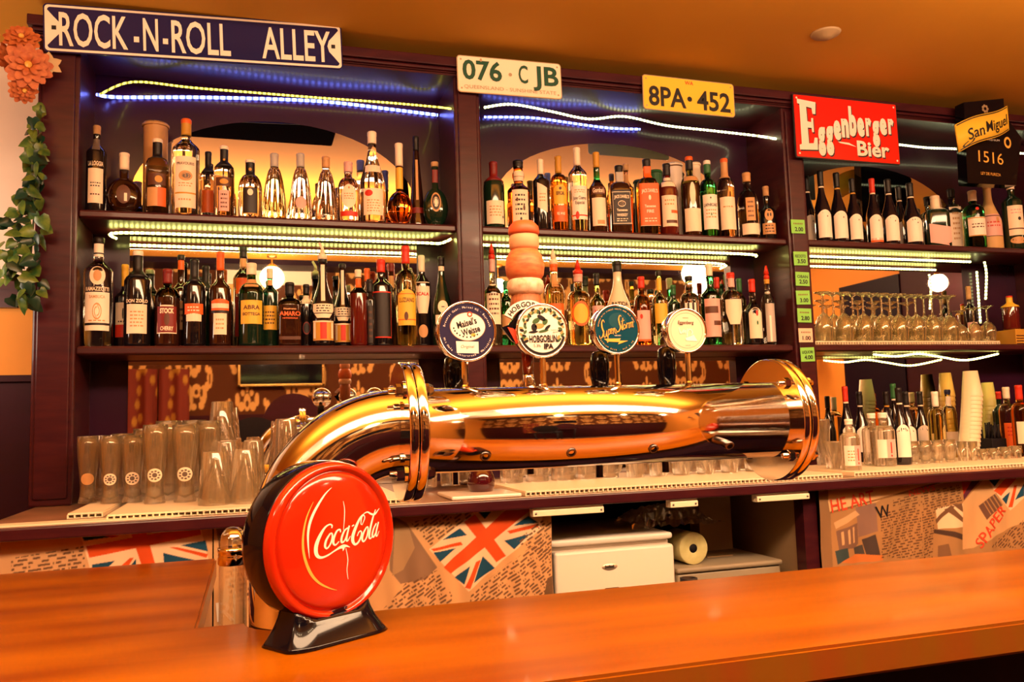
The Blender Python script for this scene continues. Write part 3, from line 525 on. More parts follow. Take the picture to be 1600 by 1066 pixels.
# tap handles on the serving side
for x, yt, lab in ((708, 556, 'black tap handle behind the navy badge'), (936, 548, 'black tap handle behind the teal badge'), (1040, 541, 'black tap handle behind the pale badge')):
    Y = YP+.05; v = P(x, yt, Y); zb = ZP+RP-.022; hh = v.z-zb; b = MB(); b.lathe([(.006, 0), (.008, .01), (.013, .018), (.0165, hh*.4), (.0175, hh*.72), (.0145, hh*.93), (.008, hh*.985), (0, hh)], 20, T=Matrix.Translation((v.x, Y, zb))); tag(b.build('tap_handle', 'black_gloss', tw), lab)
# tall carved handle: a plain turned grip in the same colours and size (the figure itself is left out)
Y = YP+.02; vt = P(822, 345, Y); vb = P(826, 604, Y); zb = ZP+RP-.003; hh = vt.z-zb; k = hh
th = MB(); T_ = Matrix.Translation((vb.x, Y, zb)); xw = (vt.x-vb.x)
th.lathe([(.011, 0), (.0125, .006), (.0095, .020), (.0085, .026)], 20, 0, T_); th.lathe([(.0095, .026), (.0105, .060), (.0115, .070)], 20, 1, T_)
o = tag(th.build('carved_tap_handle', ['chrome', 'red_lacquer' if 'red_lacquer' in MATS else M('red_lacquer', (.42, .03, .008), .15, coat=.8)], tw), 'tall turned orange tap handle with a cream HOBGOBLIN banner')
def sub(name, mb, mats): q = mb.build(name, mats, o, True); q.location = (-tw.location.x, -tw.location.y, -tw.location.z); return q
M('carved_orange', (.60, .20, .07), .5, noise=(60, (.55, .10, .03), (1, 1, 3))); M('carved_tan', (.72, .36, .18), .5); M('carved_brown', (.42, .14, .05), .5, noise=(60, (.28, .08, .03), (6, 6, .4))); M('carved_pale', (.85, .62, .44), .5, noise=(90, (.6, .35, .2), (1, 1, 1)))
b = MB(); b.lathe([(.0115, .070), (.020, .080), (.026, k*.36), (.0265, k*.50), (.024, k*.56)], 32, 0, T_, rib=(16, .03)); sub('fluted_grip', b, 'carved_brown')
b = MB(); b.lathe([(.024, k*.55), (.030, k*.565), (.0325, k*.60), (.031, k*.63), (.027, k*.645)], 28, 0, T_); sub('pale_collar', b, 'carved_pale')
b = MB(); b.lathe([(.027, k*.64), (.0325, k*.67), (.0345, k*.72), (.031, k*.78), (.0235, k*.82)], 28, 0, T_); sub('orange_bead', b, 'carved_orange')
b = MB(); b.lathe([(.022, k*.815), (.026, k*.84), (.0265, k*.88), (.024, k*.915)], 28, 0, T_); sub('tan_bead', b, 'carved_tan')
b = MB(); b.lathe([(.0255, k*.91), (.0275, k*.925), (.026, k*.96), (.018, k*.99), (0, k)], 28, 0, T_); sub('orange_cap', b, 'red_cap' if 'red_cap' in MATS else M('red_cap', (.62, .10, .03), .45))
b = MB(); c = P(826, 500, Y-.034); n = 16; Ra, Rb = .046, .032; vs = []
for i in range(n+1):
    a = PI*(.86-.72*i/n); vs += [(c.x+Ra*math.cos(a), c.y, c.z+Ra*math.sin(a)-.012), (c.x+Rb*math.cos(a), c.y, c.z+Rb*math.sin(a)-.012)]
m2 = len(vs); vs += [(x, y+.006, z) for x, y, z in vs]
b.add(vs, [[2*i, 2*i+1, 2*i+3, 2*i+2] for i in range(n)]+[[m2+2*i, m2+2*i+2, m2+2*i+3, m2+2*i+1] for i in range(n)]+[[2*i, 2*i+2, m2+2*i+2, m2+2*i] for i in range(n)]+[[2*i+1, m2+2*i+1, m2+2*i+3, 2*i+3] for i in range(n)]+[[0, m2, m2+1, 1], [2*n, 2*n+1, m2+2*n+1, m2+2*n]], 0)
for i, ch in enumerate('HOBGOBLIN'):
    a = PI*(.80-.60*i/8); q, fs = text2d(ch, .0085, bold=.02); q = rot2(q, a-PI/2, c.x+.039*math.cos(a), c.z-.012+.039*math.sin(a)); b.add([(x, c.y-.0006, z) for x, z in q], fs, 1)
sub('banner', b, ['white_ink', 'black_ink'])
b = MB(); b.prism([(c.x+x, c.z+z) for x, z in ((-.046, -.012), (-.034, -.008), (-.012, .018), (.02, .018), (.03, -.01), (.0, -.05), (-.028, -.035))], c.y+.006, c.y+.012, 0); b.prism([(c.x+x, c.z+z) for x, z in ((-.036, -.012), (-.026, -.014), (-.012, -.036), (-.022, -.040))], c.y+.004, c.y+.010, 1); sub('shield', b, ['black_gloss', 'red_ink'])

# ================================================================== illuminated cola sign
Bv = P(465, 1024, 1.123); Cv = P(608, 985, 1.203)
dx = Vector((Cv.x-Bv.x, Cv.y-Bv.y, 0)); ang = math.atan2(dx.y, dx.x); W_ = dx.length
root = thing('cola_sign', 'round red illuminated Coca Cola sign on a black base on the bar', 'illuminated sign', ((Bv.x+Cv.x)/2, (Bv.y+Cv.y)/2, ZB+.0006), ang)
hw = W_/2+.004
Rz = Matrix.Rotation(-ang, 3, 'Z'); fcw = P(515, 843, 1.195); fl = Rz @ (fcw-Vector(root.location))
RD = .1075
b = MB(); vs = []; npt = 32; ring = rrect(2, 2, .45, 7); nz = 16
for i in range(nz+1):
    t_ = i/nz; z = .070*t_; q_ = 1-(1-t_)**2.2; w2 = (hw+.004)*(1-.30*q_); y0, y1 = .024*q_-.004, .086-.016*q_
    for (a_, c_) in ring:
        x = w2*a_; sad = fl.z+.004-math.sqrt(max(1e-6, (RD*1.0)**2-min(x*x, (RD*.98)**2))); vs.append((x, (y0+y1)/2+c_*(y1-y0)/2, min(z, max(.016+.03*t_*0, sad)) if i > 2 else z))
b.add(vs, [[i*npt+j, i*npt+(j+1) % npt, (i+1)*npt+(j+1) % npt, (i+1)*npt+j] for i in range(nz) for j in range(npt)]+[list(range(npt-1, -1, -1)), [nz*npt+j for j in range(npt)]], 0, True); b.build('base', 'black_gloss', root, True)
TD = Matrix.Translation(fl) @ Matrix.Rotation(PI/2, 4, 'X')
b = MB(); b.lathe([(RD*.90, -.054), (RD*.97, -.050), (RD*1.0, -.040), (RD*1.005, -.018), (RD*1.0, .0), (RD*.985, .004)], 80, 0, TD); b.build('housing', 'black_gloss', root, True)
b = MB(); prof = [(RD*.99, .0), (RD*.99, .006), (RD*.97, .013), (RD*.93, .0165), (RD*.895, .0150), (RD*.875, .0105), (RD*.865, .0100), (RD*.85, .0118)]+[(RD*.85*math.cos(PI/2*i/9), .0118+.011*math.sin(PI/2*i/9)) for i in range(1, 10)]
b.lathe(prof, 80, 0, TD, closed=True); fc = b.build('red_face', 'sign_red', root, True)
def fz(x, z): r = min(1, math.hypot(x, z)/(RD*.85)); return .0118+.011*math.sqrt(1-r*r)
b = MB(); S = RD/120/7.617
def onface(px_, py_, lift=.0006):
    x, z = (px_-586)*S*1.18, -(py_-632)*S; return TD @ Vector((x, z, fz(x, z)+lift))
def br(pts, m): vs, fs = stroke(pts, 10); b.add([onface(*q) for q in vs], fs, m)
for g in ([(488, 478, 12), (492, 448, 18), (462, 434, 16), (410, 462, 22), (355, 540, 34), (315, 630, 42), (305, 710, 42), (325, 768, 36), (372, 790, 26), (440, 776, 20), (520, 738, 18), (580, 712, 30), (625, 705, 44), (660, 705, 24), (706, 726, 4)], [(600, 700, 20), (625, 725, 28), (618, 756, 4)],
          [(470, 535, 18), (425, 600, 24), (408, 665, 26), (428, 698, 18), (465, 662, 18), (492, 595, 20), (490, 540, 16), (470, 535, 14)], [(592, 540, 14), (585, 508, 18), (548, 520, 20), (512, 590, 26), (504, 648, 26), (530, 674, 18), (572, 640, 12)],
          [(686, 500, 16), (640, 528, 20), (604, 606, 26), (606, 655, 24), (640, 640, 16), (672, 570, 16), (690, 500, 14)], [(702, 478, 18), (672, 580, 22), (664, 640, 22), (682, 646, 14), (712, 600, 8)], [(734, 490, 14), (762, 478, 14)],
          [(870, 492, 6), (852, 474, 12), (866, 400, 16), (896, 384, 12), (904, 420, 12), (868, 490, 8)], [(900, 366, 10), (852, 400, 22), (796, 484, 32), (748, 590, 40), (742, 660, 38), (772, 704, 26), (818, 680, 22), (856, 606, 20), (850, 562, 14), (822, 570, 14), (800, 612, 10)], [(900, 362, 10), (948, 352, 16), (1000, 382, 22), (1046, 390, 22), (1096, 352, 12), (1122, 330, 6)],
          [(928, 524, 16), (884, 586, 24), (864, 650, 26), (882, 688, 18), (920, 652, 18), (944, 580, 20), (944, 530, 16), (928, 524, 14)], [(1064, 336, 12), (1018, 430, 22), (974, 560, 26), (960, 644, 26), (978, 668, 16), (1010, 636, 10)], [(1066, 500, 16), (1026, 556, 20), (1004, 626, 24), (1020, 656, 20), (1056, 606, 16), (1082, 520, 14)], [(1100, 488, 16), (1064, 590, 22), (1058, 644, 20), (1076, 648, 12), (1104, 596, 6)]): br(g, 0)
br([(515, 20, 3), (430, 90, 16), (330, 220, 26), (260, 350, 28), (225, 480, 24), (222, 620, 16), (236, 780, 3)], 0); br([(640, 190, 4), (650, 280, 9), (642, 400, 9), (628, 520, 6)], 0); br([(655, 730, 6), (680, 860, 10), (672, 980, 9), (690, 1090, 5)], 0)
br([(295, 160, 3), (215, 320, 14), (170, 520, 20), (176, 720, 26), (240, 920, 30), (340, 1060, 24), (470, 1150, 14), (560, 1190, 3)], 1)
q = b.build('lettering', ['white_ink', 'gold_ink'], root, True); q.parent = fc

# ================================================================== bottles
G = {}
for n_, c_, tr in (('clear', (.97, .95, .90), 1), ('yellowish', (.96, .88, .42), 1), ('amber', (.80, .30, .03), 1), ('cognac', (.62, .13, .01), 1), ('green', (.02, .30, .08), 1), ('olive', (.35, .36, .06), 1), ('smoke', (.40, .30, .24), 1), ('aqua', (.55, .85, .90), 1), ('pinkish', (.95, .75, .66), 1)):
    G[n_] = M('glass_'+n_, c_, .02, trans=tr, ior=1.38)
for n_, c_ in (('wine', (.008, .005, .010)), ('darkgreen', (.006, .022, .012)), ('brown', (.030, .008, .004)), ('black', (.008, .006, .008)), ('ruby', (.10, .008, .006)), ('mahogany', (.022, .006, .003))):
    G[n_] = M('glass_'+n_, c_, .06, coat=.5)
G['milk'] = M('glass_milk', (.90, .74, .54), .25, coat=.4); G['stone'] = M('glass_stone', (.70, .42, .16), .5)
for n_, hx in (('cream', 'fbe6cc'), ('white', 'fff2e4'), ('tan', 'cf9a62'), ('gold', 'c9932e'), ('yellow', 'f0bc3c'), ('orange', 'e8641c'), ('red', 'd2301a'), ('darkred', '7a1a14'), ('ink', '1c1214'), ('black', '120c0e'), ('brown', '5a2f18'), ('pink', 'e8b0a8'), ('green', '2c6a3c'), ('silver', 'b8b0a8'), ('navy', '1c1c48'), ('grey', '6a5a50'), ('blue', '2040a0')): M('p_'+n_, hexc(hx), .45)
M('p_silver', (.7, .68, .64), .25, .8); MATS['p_cork'] = M('cork', (.62, .36, .16), .7, noise=(60, (.45, .24, .10), (1, 1, 1)))
KIND = {                                       # neck radius, shoulder start, shoulder end, style
    'bordeaux': (.32, .60, .72, 's'), 'burgundy': (.33, .40, .80, 'c'), 'spirit': (.36, .62, .76, 'q'), 'round': (.36, .50, .74, 'q'), 'champagne': (.32, .42, .84, 'c'),
    'square': (.36, .64, .76, 'q'), 'tear': (.32, .10, .80, 'e'), 'taper': (.30, .06, .86, 'l'), 'squat': (.34, .52, .68, 's'), 'tall': (.34, .68, .80, 's'), 'flask': (.26, .02, .60, 'b'), 'bulb': (.28, .02, .42, 'b'), 'ball': (.40, .56, .68, 'k'), 'canister': (1, .98, 1, 's')}
def profile(kind, h, r, n=12):
    nr, a, c, st = KIND[kind]; pr = [(r*.80, 0), (r*.95, .003), (r, .010)]
    if st == 'b':
        hb = c*h; pr = [(r*.42, 0), (r*.55, .004)]
        for i in range(2, n+1):
            t = -PI/2+PI*i/n*.93; pr.append((max(nr*r, r*math.cos(t)), hb/2+hb/2*math.sin(t)))
        return [p for p in pr]+[(nr*r, h*.98), (nr*r*.9, h*.985)]
    pr.append((r, a*h))
    for i in range(1, n+1):
        t = i/n; z = (a+(c-a)*t)*h
        q = {'s': 1-(3*t*t-2*t**3), 'c': (1-t)**1.15*(1-.12*math.sin(PI*t)) if 0 else .5+.5*math.cos(PI*t**.85), 'q': math.sqrt(max(0, 1-t*t)), 'e': math.cos(PI/2*t)**.62 if t < 1 else 0, 'l': 1-t, 'k': 1-(3*t*t-2*t**3)}[st]
        pr.append((nr*r+(r-nr*r)*q, z))
    if st == 'k': pr += [(nr*r*1.05, (c+.03)*h), (nr*r*1.35, (c+.08)*h), (nr*r*1.3, (c+.13)*h), (nr*r, (c+.17)*h)]
    return pr+[(nr*r, h*.96), (nr*r*1.12, h*.965), (nr*r*1.12, h*.985), (nr*r*.85, h*.99)]
def rad_at(pr, z):
    for (r0, z0), (r1, z1) in zip(pr, pr[1:]):
        if z0 <= z <= z1: return r0+(r1-r0)*(z-z0)/max(z1-z0, 1e-6)
    return pr[-1][0]
def surf(pr, x, z, sqp, flat, lift, yaw=0):
    """point on the front of a bottle at arc position x, height z"""
    r = rad_at(pr, z)+lift; a = x/max(r, .004)+yaw; c, d = math.sin(a), math.cos(a); q = 1 if sqp == 2 else (abs(c)**sqp+abs(d)**sqp)**(-1/sqp)
    return (r*q*c, -r*q*d*flat-(lift if flat < 1 else 0), z)
def patch(b, pr, x0, x1, z0, z1, m, sqp, flat, lift, yaw=0, shape='rect', nx=10, nz=4):
    vs = []
    if shape == 'oval':
        cx, cz = (x0+x1)/2, (z0+z1)/2; vs = [surf(pr, cx, cz, sqp, flat, lift, yaw)]
        for k in (.5, 1):
            vs += [surf(pr, cx+k*(x1-x0)/2*math.cos(2*PI*i/20), cz+k*(z1-z0)/2*math.sin(2*PI*i/20), sqp, flat, lift, yaw) for i in range(20)]
        b.add(vs, [[0, 1+i, 1+(i+1) % 20] for i in range(20)]+[[1+i, 21+i, 21+(i+1) % 20, 1+(i+1) % 20] for i in range(20)], m, True); return
    for j in range(nz+1):
        for i in range(nx+1):
            u, v = i/nx, j/nz; z = z0+(z1-z0)*v; xx = x0+(x1-x0)*u
            if shape == 'slant': z += (z1-z0)*.22*(.5-u)
            if shape == 'arch' and v > .5: z -= (z1-z0)*.35*(v-.5)*(2*u-1)**2
            if shape == 'shield' and v < .5: xx *= .55+.9*v
            if shape == 'bell': xx *= 1-.4*v**3
            vs.append(surf(pr, xx, z, sqp, flat, lift, yaw))
    b.add(vs, [[j*(nx+1)+i, j*(nx+1)+i+1, (j+1)*(nx+1)+i+1, (j+1)*(nx+1)+i] for j in range(nz) for i in range(nx)], m, True)
ROWS = {'f': 2.695, 'm': 2.735, 'b': 2.785}
def bottle(x, yt, w, row, zs, kind, glass, cap, capf, labels, desc, group, name='bottle', liquid=None, fill=1, ybase=None, yaw=0, capmat2=None, sharp=1):
    Y = ROWS[row] if row in ROWS else row
    y_est = 345 if zs == S1 else 540
    v = PZ(x, y_est, zs) if False else None
    base_px = ybase or y_est; bx = P(x, base_px, Y); loc = Vector((bx.x, Y, zs+.0006))
    dep = loc.copy(); dep.z -= H; dep = dep.dot(CF); h = P(x, yt, Y).z-zs; r = w/2*dep/FPX*.945
    face = math.atan2(loc.x, loc.y)*.55
    t = thing(name, desc, 'bottle' if name == 'bottle' else name.replace('_', ' '), loc, -face+yaw, group)
    sqp = 7 if kind == 'square' else 2; flat = {'flask': .5, 'square': .85}.get(kind, 1); pr = profile(kind, h, r)
    sq = [sqp if z < KIND[kind][1]*h*1.02 else (3.2 if z < KIND[kind][2]*h*.97 else 2) for _, z in pr] if sqp > 2 else None
    if sqp > 2: r *= .9; pr = [(q*.9, z) for q, z in pr]
    nr = KIND[kind][0]*r; b = MB(); mats = [G.get(glass, glass)]
    if liquid: mats.append(G[liquid])
    ms = [(1 if liquid and (pr[k][1]+pr[k+1][1])/2 < fill*h else 0) for k in range(len(pr)-1)]
    b.lathe(pr, 24, ms if liquid else 0, sq=sq, flat=flat); b.build('body', mats, t, True)
    if cap:
        cb = MB(); z0 = h*(1-capf); cr = max(rad_at(pr, z0)*1.06, nr*1.12, .0105)
        prof = [(max(rad_at(pr, z0+(h*.95-z0)*i/6)*1.07, nr*1.10, .0100), z0+(h*.95-z0)*i/6) for i in range(7)]; cr = prof[-1][0]; prof += [(cr*1.05, h*.955), (cr*1.05, h*.99), (cr*.9, h)]
        cb.lathe(prof, 16, [0]*6+[1 if capmat2 else 0]*3)
        if cap == 'pourer': pass
        cb.build('cap', ['cork' if cap == 'cork' else 'p_'+cap, 'p_'+(capmat2 or cap)], t, True)
    lb = None
    for L in labels:
        kindL = L[0]
        if kindL in ('L', 'N'):
            _, z0, z1, wf, m, *rest = L; shape = rest[0] if rest else 'rect'; R0 = rad_at(pr, (z0+z1)/2*h); xw = R0*wf
            q = MB(); patch(q, pr, -xw, xw, z0*h, z1*h, 0, sqp, flat, .0006, shape=shape); mats = ['p_'+m]; lz = (z0*h, z1*h, xw, q, mats)
            for e in rest[1:]:
                if e[0] == 'band': _, a0, a1, mm = e; mats.append('p_'+mm); patch(q, pr, -xw, xw, z0*h+(z1-z0)*h*a0, z0*h+(z1-z0)*h*a1, len(mats)-1, sqp, flat, .0011, nz=1)
                if e[0] == 'oval': _, cxx, czz, ww, hh2, mm = e; mats.append('p_'+mm); cz = z0*h+(z1-z0)*h*czz; patch(q, pr, xw*(cxx-ww), xw*(cxx+ww), cz-(z1-z0)*h*hh2, cz+(z1-z0)*h*hh2, len(mats)-1, sqp, flat, .0013, shape='oval')
                if e[0] == 'box': _, xa, xb, za, zb_, mm = e; mats.append('p_'+mm); patch(q, pr, xw*xa, xw*xb, z0*h+(z1-z0)*h*za, z0*h+(z1-z0)*h*zb_, len(mats)-1, sqp, flat, .0012, nz=2)
                if e[0] == 'lines':
                    _, a0, a1, n, mm = e; mats.append('p_'+mm); rn = random.Random(int(x*7+yt))
                    for k in range(n):
                        zz = z0*h+(z1-z0)*h*(a0+(a1-a0)*(k+.5)/n); xx = -xw*.62; th = (z1-z0)*h*(a1-a0)/n*.20
                        while xx < xw*.55:
                            wl = rn.uniform(.10, .32)*xw; patch(q, pr, xx, min(xx+wl, xw*.62), zz-th, zz+th, len(mats)-1, sqp, flat, .0012, nx=2, nz=1); xx += wl+xw*.10
                if e[0] == 'text':
                    _, s_, cz, hh2, ww, mm = e[:6]; bold = e[6] if len(e) > 6 else .03; mats.append('p_'+mm); arc = e[7] if len(e) > 7 else 0; xo = e[8] if len(e) > 8 else 0
                    vs, fs = text2d(s_, hh2*h, bold=bold, w=ww*xw*2); q.add([surf(pr, xo*xw+px_, z0*h+(z1-z0)*h*cz+pz_+arc*h*(1-(px_/xw)**2), sqp, flat, .0016) for px_, pz_ in vs], fs, len(mats)-1)
            q.build('label' if kindL == 'L' else 'neck_label', mats, t, True)
        if kindL == 'T':                          # print straight on the glass
            _, s_, zc_, hh2, ww, mm = L[:6]; q = MB(); vs, fs = text2d(s_, hh2*h, bold=.03, w=ww*r*2); q.add([surf(pr, px_, zc_*h+pz_, sqp, flat, .0008) for px_, pz_ in vs], fs, 0); q.build('lettering', ['p_'+mm], t, True)
        if kindL == 'pour':                       # pouring spout
            q = MB(); mm = L[1]; q.lathe([(nr*1.2, h*.985), (nr*1.2, h+.010), (nr*.7, h+.014), (.004, h+.020)], 12, 0); q.tube([(0, 0, h+.018), (0, 0, h+.032), (-.010, 0, h+.050)] if L[2] == 'bent' else [(0, 0, h+.016), (0, 0, h+.050)], [.0065, .005, .004] if L[2] == 'bent' else [.011, .003], 8, 0); q.build('pourer', ['p_'+mm], t, True)
        if kindL == 'seal': _, zc_, rr, mm = L; q = MB(); patch(q, pr, -rr*r, rr*r, zc_*h-rr*r, zc_*h+rr*r, 0, sqp, flat, .0018, shape='oval'); q.build('seal', ['p_'+mm], t, True)
    return t
def LN(a0, a1, n, m='brown'): return ('lines', a0, a1, n, m)

g = 'bottles on the upper shelf of the left bay'; U = S1
bottle(149, 197, 31, 'f', U, 'tall', 'black', 'cork', .10, [('L', .10, .49, .80, 'cream', 'rect', LN(.45, .62, 2, 'ink'), LN(.2, .3, 1)), ('T', 'LA LOGGIA', .545, .05, .80, 'cream'), ('N', .70, .84, .9, 'grey')], 'slim black bottle with a tall cream label, first by the left post', g)
bottle(193, 240, 54, 'f', U, 'flask', 'mahogany', 'cream', .27, [('L', .16, .46, .42, 'brown', 'oval', ('box', .1, .5, .12, .55, 'cream'))], 'round dark flask with a cream cap on the upper shelf', g)
t_ = bottle(242, 194, 38, 'b', U, 'canister', 'p_tan', None, 0, [('L', .02, .98, .25, 'tan', 'rect', ('box', -.8, .2, .35, .5, 'brown'))], 'tall tan cardboard tube behind the black-necked bottle', 'gift tubes on the upper shelves', name='gift_tube'); t_['category'] = 'cardboard tube'
bottle(245, 218, 38, 'f', U, 'spirit', 'clear', 'black', .27, [('L', .10, .34, .85, 'tan', 'rect', ('box', .1, .98, .0, 1, 'orange')), ('L', .37, .52, .80, 'brown', 'rect', ('oval', .2, .5, .4, .3, 'gold'))], 'clear bottle with black neck and orange label before the tan tube', g, capmat2='cream', liquid='smoke', fill=.5)
bottle(290, 187, 43, 'f', U, 'tall', 'clear', 'gold', .17, [('L', .07, .585, .82, 'cream', 'rect', ('text', 'PRAVOURIS', .86, .028, .8, 'brown', .01), ('oval', .0, .62, .62, .10, 'tan'), ('oval', .05, .62, .4, .06, 'grey'), LN(.4, .5, 2, 'tan'), ('band', .27, .30, 'gold'), LN(.12, .2, 1, 'tan'))], 'tall clear bottle with a gold neck and a big cream label', g, capmat2='orange', liquid='yellowish', fill=.12)
bottle(325, 238, 25, 'b', U, 'spirit', 'smoke', 'black', .30, [('L', .15, .45, .8, 'orange')], 'small black-necked bottle half hidden behind the tall clear one', g)
bottle(350, 229, 33, 'f', U, 'spirit', 'clear', 'black', .30, [('L', .08, .36, .5, 'pink', 'rect', LN(.1, .9, 4)), ('L', .42, .54, .85, 'brown', 'rect', ('oval', .0, .5, .5, .3, 'gold')), ('seal', .80, .12, 'gold')], 'clear bottle with a black neck and a pink label', g, capmat2='cream', liquid='smoke', fill=.45)
bottle(391, 251, 38, 'f', U, 'round', 'clear', 'black', .28, [('L', .06, .52, .68, 'gold', 'arch', ('box', -.92, .92, .04, .94, 'ink'), ('oval', 0, .78, .35, .12, 'cream'), ('band', .30, .34, 'gold'), ('band', .44, .50, 'gold')), ('seal', .83, .14, 'gold')], 'squat clear bottle with a black and gold arched label', g, capmat2='cream')
bottle(429, 241, 38, 'f', U, 'tear', 'clear', 'silver', .20, [], 'drop-shaped clear bottle of yellow liquor, leftmost of three', g, liquid='yellowish', fill=.62)
bottle(470, 241, 37, 'f', U, 'tear', 'clear', 'silver', .20, [('L', .16, .34, .5, 'pink', 'oval')], 'drop-shaped clear bottle, middle one of three, with a pink patch', g)
bottle(510, 246, 37, 'f', U, 'tear', 'clear', 'tan', .17, [], 'drop-shaped clear bottle, rightmost of three, with a tan stopper', g, liquid='smoke', fill=.55)
bottle(545, 254, 36, 'f', U, 'round', 'pinkish', 'pink', .17, [('L', .22, .60, .72, 'cream', 'oval', ('oval', 0, .85, .12, .05, 'tan'), LN(.35, .65, 3, 'tan')), ('L', .09, .17, .85, 'red')], 'squat bottle with an oval cream label over a red band', g)
bottle(583, 207, 42, 'f', U, 'champagne', 'clear', 'cream', .13, [('L', .08, .36, .85, 'cream', 'rect', ('oval', -.45, .82, .38, .12, 'red'), LN(.1, .6, 5, 'tan')), ('N', .54, .62, .95, 'cream')], 'tall clear champagne-shaped bottle with a cream label', g, liquid='pinkish', fill=.45)
bottle(625, 225, 42, 'f', U, 'bulb', 'cognac', 'cream', .28, [('N', .44, .70, 1.6, 'yellow')], 'round amber bottle with a long yellow and cream neck', g)
bottle(652, 214, 28, 'm', U, 'taper', 'mahogany', 'black', .16, [('N', .16, .22, .9, 'darkred'), ('L', .30, .74, .25, 'tan')], 'tall tapering dark bottle with a knobbly black neck', g)
bottle(681, 254, 42, 'f', U, 'flask', 'darkgreen', 'cork', .07, [('L', .22, .52, .42, 'tan', 'oval', ('oval', 0, .5, .78, .4, 'ink'), ('oval', 0, .5, .5, .26, 'cream')), ('N', .68, .88, 1.0, 'darkred')], 'round dark green flask with a crest seal, last before the middle post', g)

g = 'bottles on the upper shelf of the middle bay'
bottle(773, 254, 35, 'f', U, 'spirit', 'darkgreen', 'darkred', .30, [('L', .06, .40, .95, 'cream', 'rect', LN(.3, .8, 4, 'tan'), ('oval', .82, .3, .08, .06, 'ink'))], 'dark green bottle with a dark red neck, first right of the middle post', g)
bottle(812, 252, 38, 'f', U, 'ball', 'cognac', 'black', .10, [('L', .08, .55, .75, 'cream', 'rect', LN(.2, .9, 5, 'ink'), ('oval', -.4, .7, .12, .06, 'brown'), ('oval', .4, .45, .14, .08, 'brown'), ('oval', .0, .12, .12, .05, 'ink')), ('N', .70, .84, 1.0, 'cream')], 'amber bottle with a ball-shaped neck and a patterned cream label', g)
bottle(847, 250, 28, 'f', U, 'tall', 'black', 'cream', .21, [('L', .28, .62, .62, 'cream', 'slant', LN(.3, .7, 3, 'tan'))], 'black bottle with a slanted cream label and cream cap', g)
bottle(875, 245, 29, 'f', U, 'spirit', 'amber', 'gold', .23, [('L', .35, .60, .80, 'yellow', 'arch', ('oval', 0, .8, .2, .08, 'brown'), ('text', 'ESPECIAL', .55, .045, .6, 'brown'), ), ('L', .12, .33, .85, 'orange', 'rect', ('text', 'RE ANE', .5, .035, .55, 'cream'))], 'amber tequila bottle with a yellow label and gold neck', g)
bottle(905, 232, 31, 'f', U, 'tall', 'clear', 'cream', .21, [('L', .14, .53, .92, 'white', 'rect', ('text', 'Jose Cuervo', .64, .042, .82, 'ink', .01), ('text', 'Especial', .50, .040, .55, 'ink', .01), LN(.78, .9, 2, 'tan'), ('band', .10, .14, 'red'), ('oval', -.35, .12, .22, .12, 'red'))], 'clear tequila bottle with a white label and a red seal', g, capmat2='cream')
bottle(935, 239, 30, 'f', U, 'squat', 'green', 'gold', .19, [('L', .08, .42, .85, 'cream', 'rect', ('box', -.3, .7, .06, .20, 'tan')), ('L', .46, .56, .85, 'brown', 'rect', ('text', "Gordon's", .5, .055, .82, 'cream')),], 'green-necked bottle with a tilted gold cap and cream label', g, liquid='brown', fill=.62)
bottle(970, 260, 38, 'f', U, 'square', 'brown', 'black', .10, [('L', .12, .62, .80, 'ink', 'rect', ('band', .03, .045, 'cream'), ('band', .93, .945, 'cream'), ('box', -.93, -.90, .03, .94, 'cream'), ('box', .90, .93, .03, .94, 'cream'), ('text', "JACK DANIEL'S", .78, .045, .8, 'cream', .03, .015), ('oval', 0, .60, .45, .09, 'cream'), ('oval', 0, .60, .40, .07, 'ink'), ('text', 'Tennessee', .42, .035, .6, 'cream'), ('text', 'WHISKEY', .28, .04, .62, 'cream'), LN(.08, .2, 2, 'cream')), ('N', .76, .90, 1.0, 'silver')], 'square whiskey bottle with a black label outlined in cream', g)
bottle(981, 257, 20, 'b', U, 'tall', 'amber', 'cork', .09, [('N', .70, .86, 1.1, 'tan')], 'narrow bottle with a tan neck behind the black label whiskey', g)
bottle(1014, 250, 38, 'f', U, 'square', 'amber', 'black', .10, [('L', .11, .66, .85, 'orange', 'rect', ('band', .0, .01, 'cream'), ('text', "JACK DANIEL'S", .80, .045, .8, 'cream', .03, .015), ('oval', 0, .66, .14, .06, 'cream'), ('text', 'Tennessee', .46, .035, .58, 'cream'), ('text', 'FIRE', .34, .04, .4, 'cream'), LN(.08, .2, 2, 'cream')), ('N', .74, .90, 1.0, 'orange')], 'square whiskey bottle with a bright orange label', g)
bottle(1027, 268, 22, 'b', U, 'canister', 'p_green', None, 0, [], 'dark-lidded green can behind the orange label whiskey', 'gift tubes on the upper shelves', name='gift_tube')['category'] = 'gift can'
bottle(1057, 257, 27, 'b', U, 'canister', 'p_white', None, 0, [('L', .4, .8, .3, 'white', 'rect', ('oval', .3, .5, .2, .12, 'brown')), ('L', .95, .99, 1.2, 'brown')], 'white cardboard tube with a brown lid on the upper shelf', 'gift tubes on the upper shelves', name='gift_tube')['category'] = 'cardboard tube'
bottle(1045, 257, 32, 'f', U, 'spirit', 'ruby', 'black', .17, [('L', .12, .54, .88, 'cream', 'rect', ('box', .1, 1, .42, .52, 'orange'), LN(.65, .9, 2, 'tan'), ('box', -.5, .9, .1, .2, 'brown')), ('N', .66, .80, 1.1, 'cream')], 'dark red bottle with a cream label striped orange', g)
bottle(1081, 246, 32, 'f', U, 'spirit', 'olive', 'black', .17, [('L', .06, .34, .96, 'cream'), ('L', .38, .66, .30, 'cream', 'oval'), ('N', .68, .74, 1.0, 'tan')], 'dark bottle with an orange cork and a small oval above its cream label', g, capmat2='orange', liquid='brown', fill=.66)
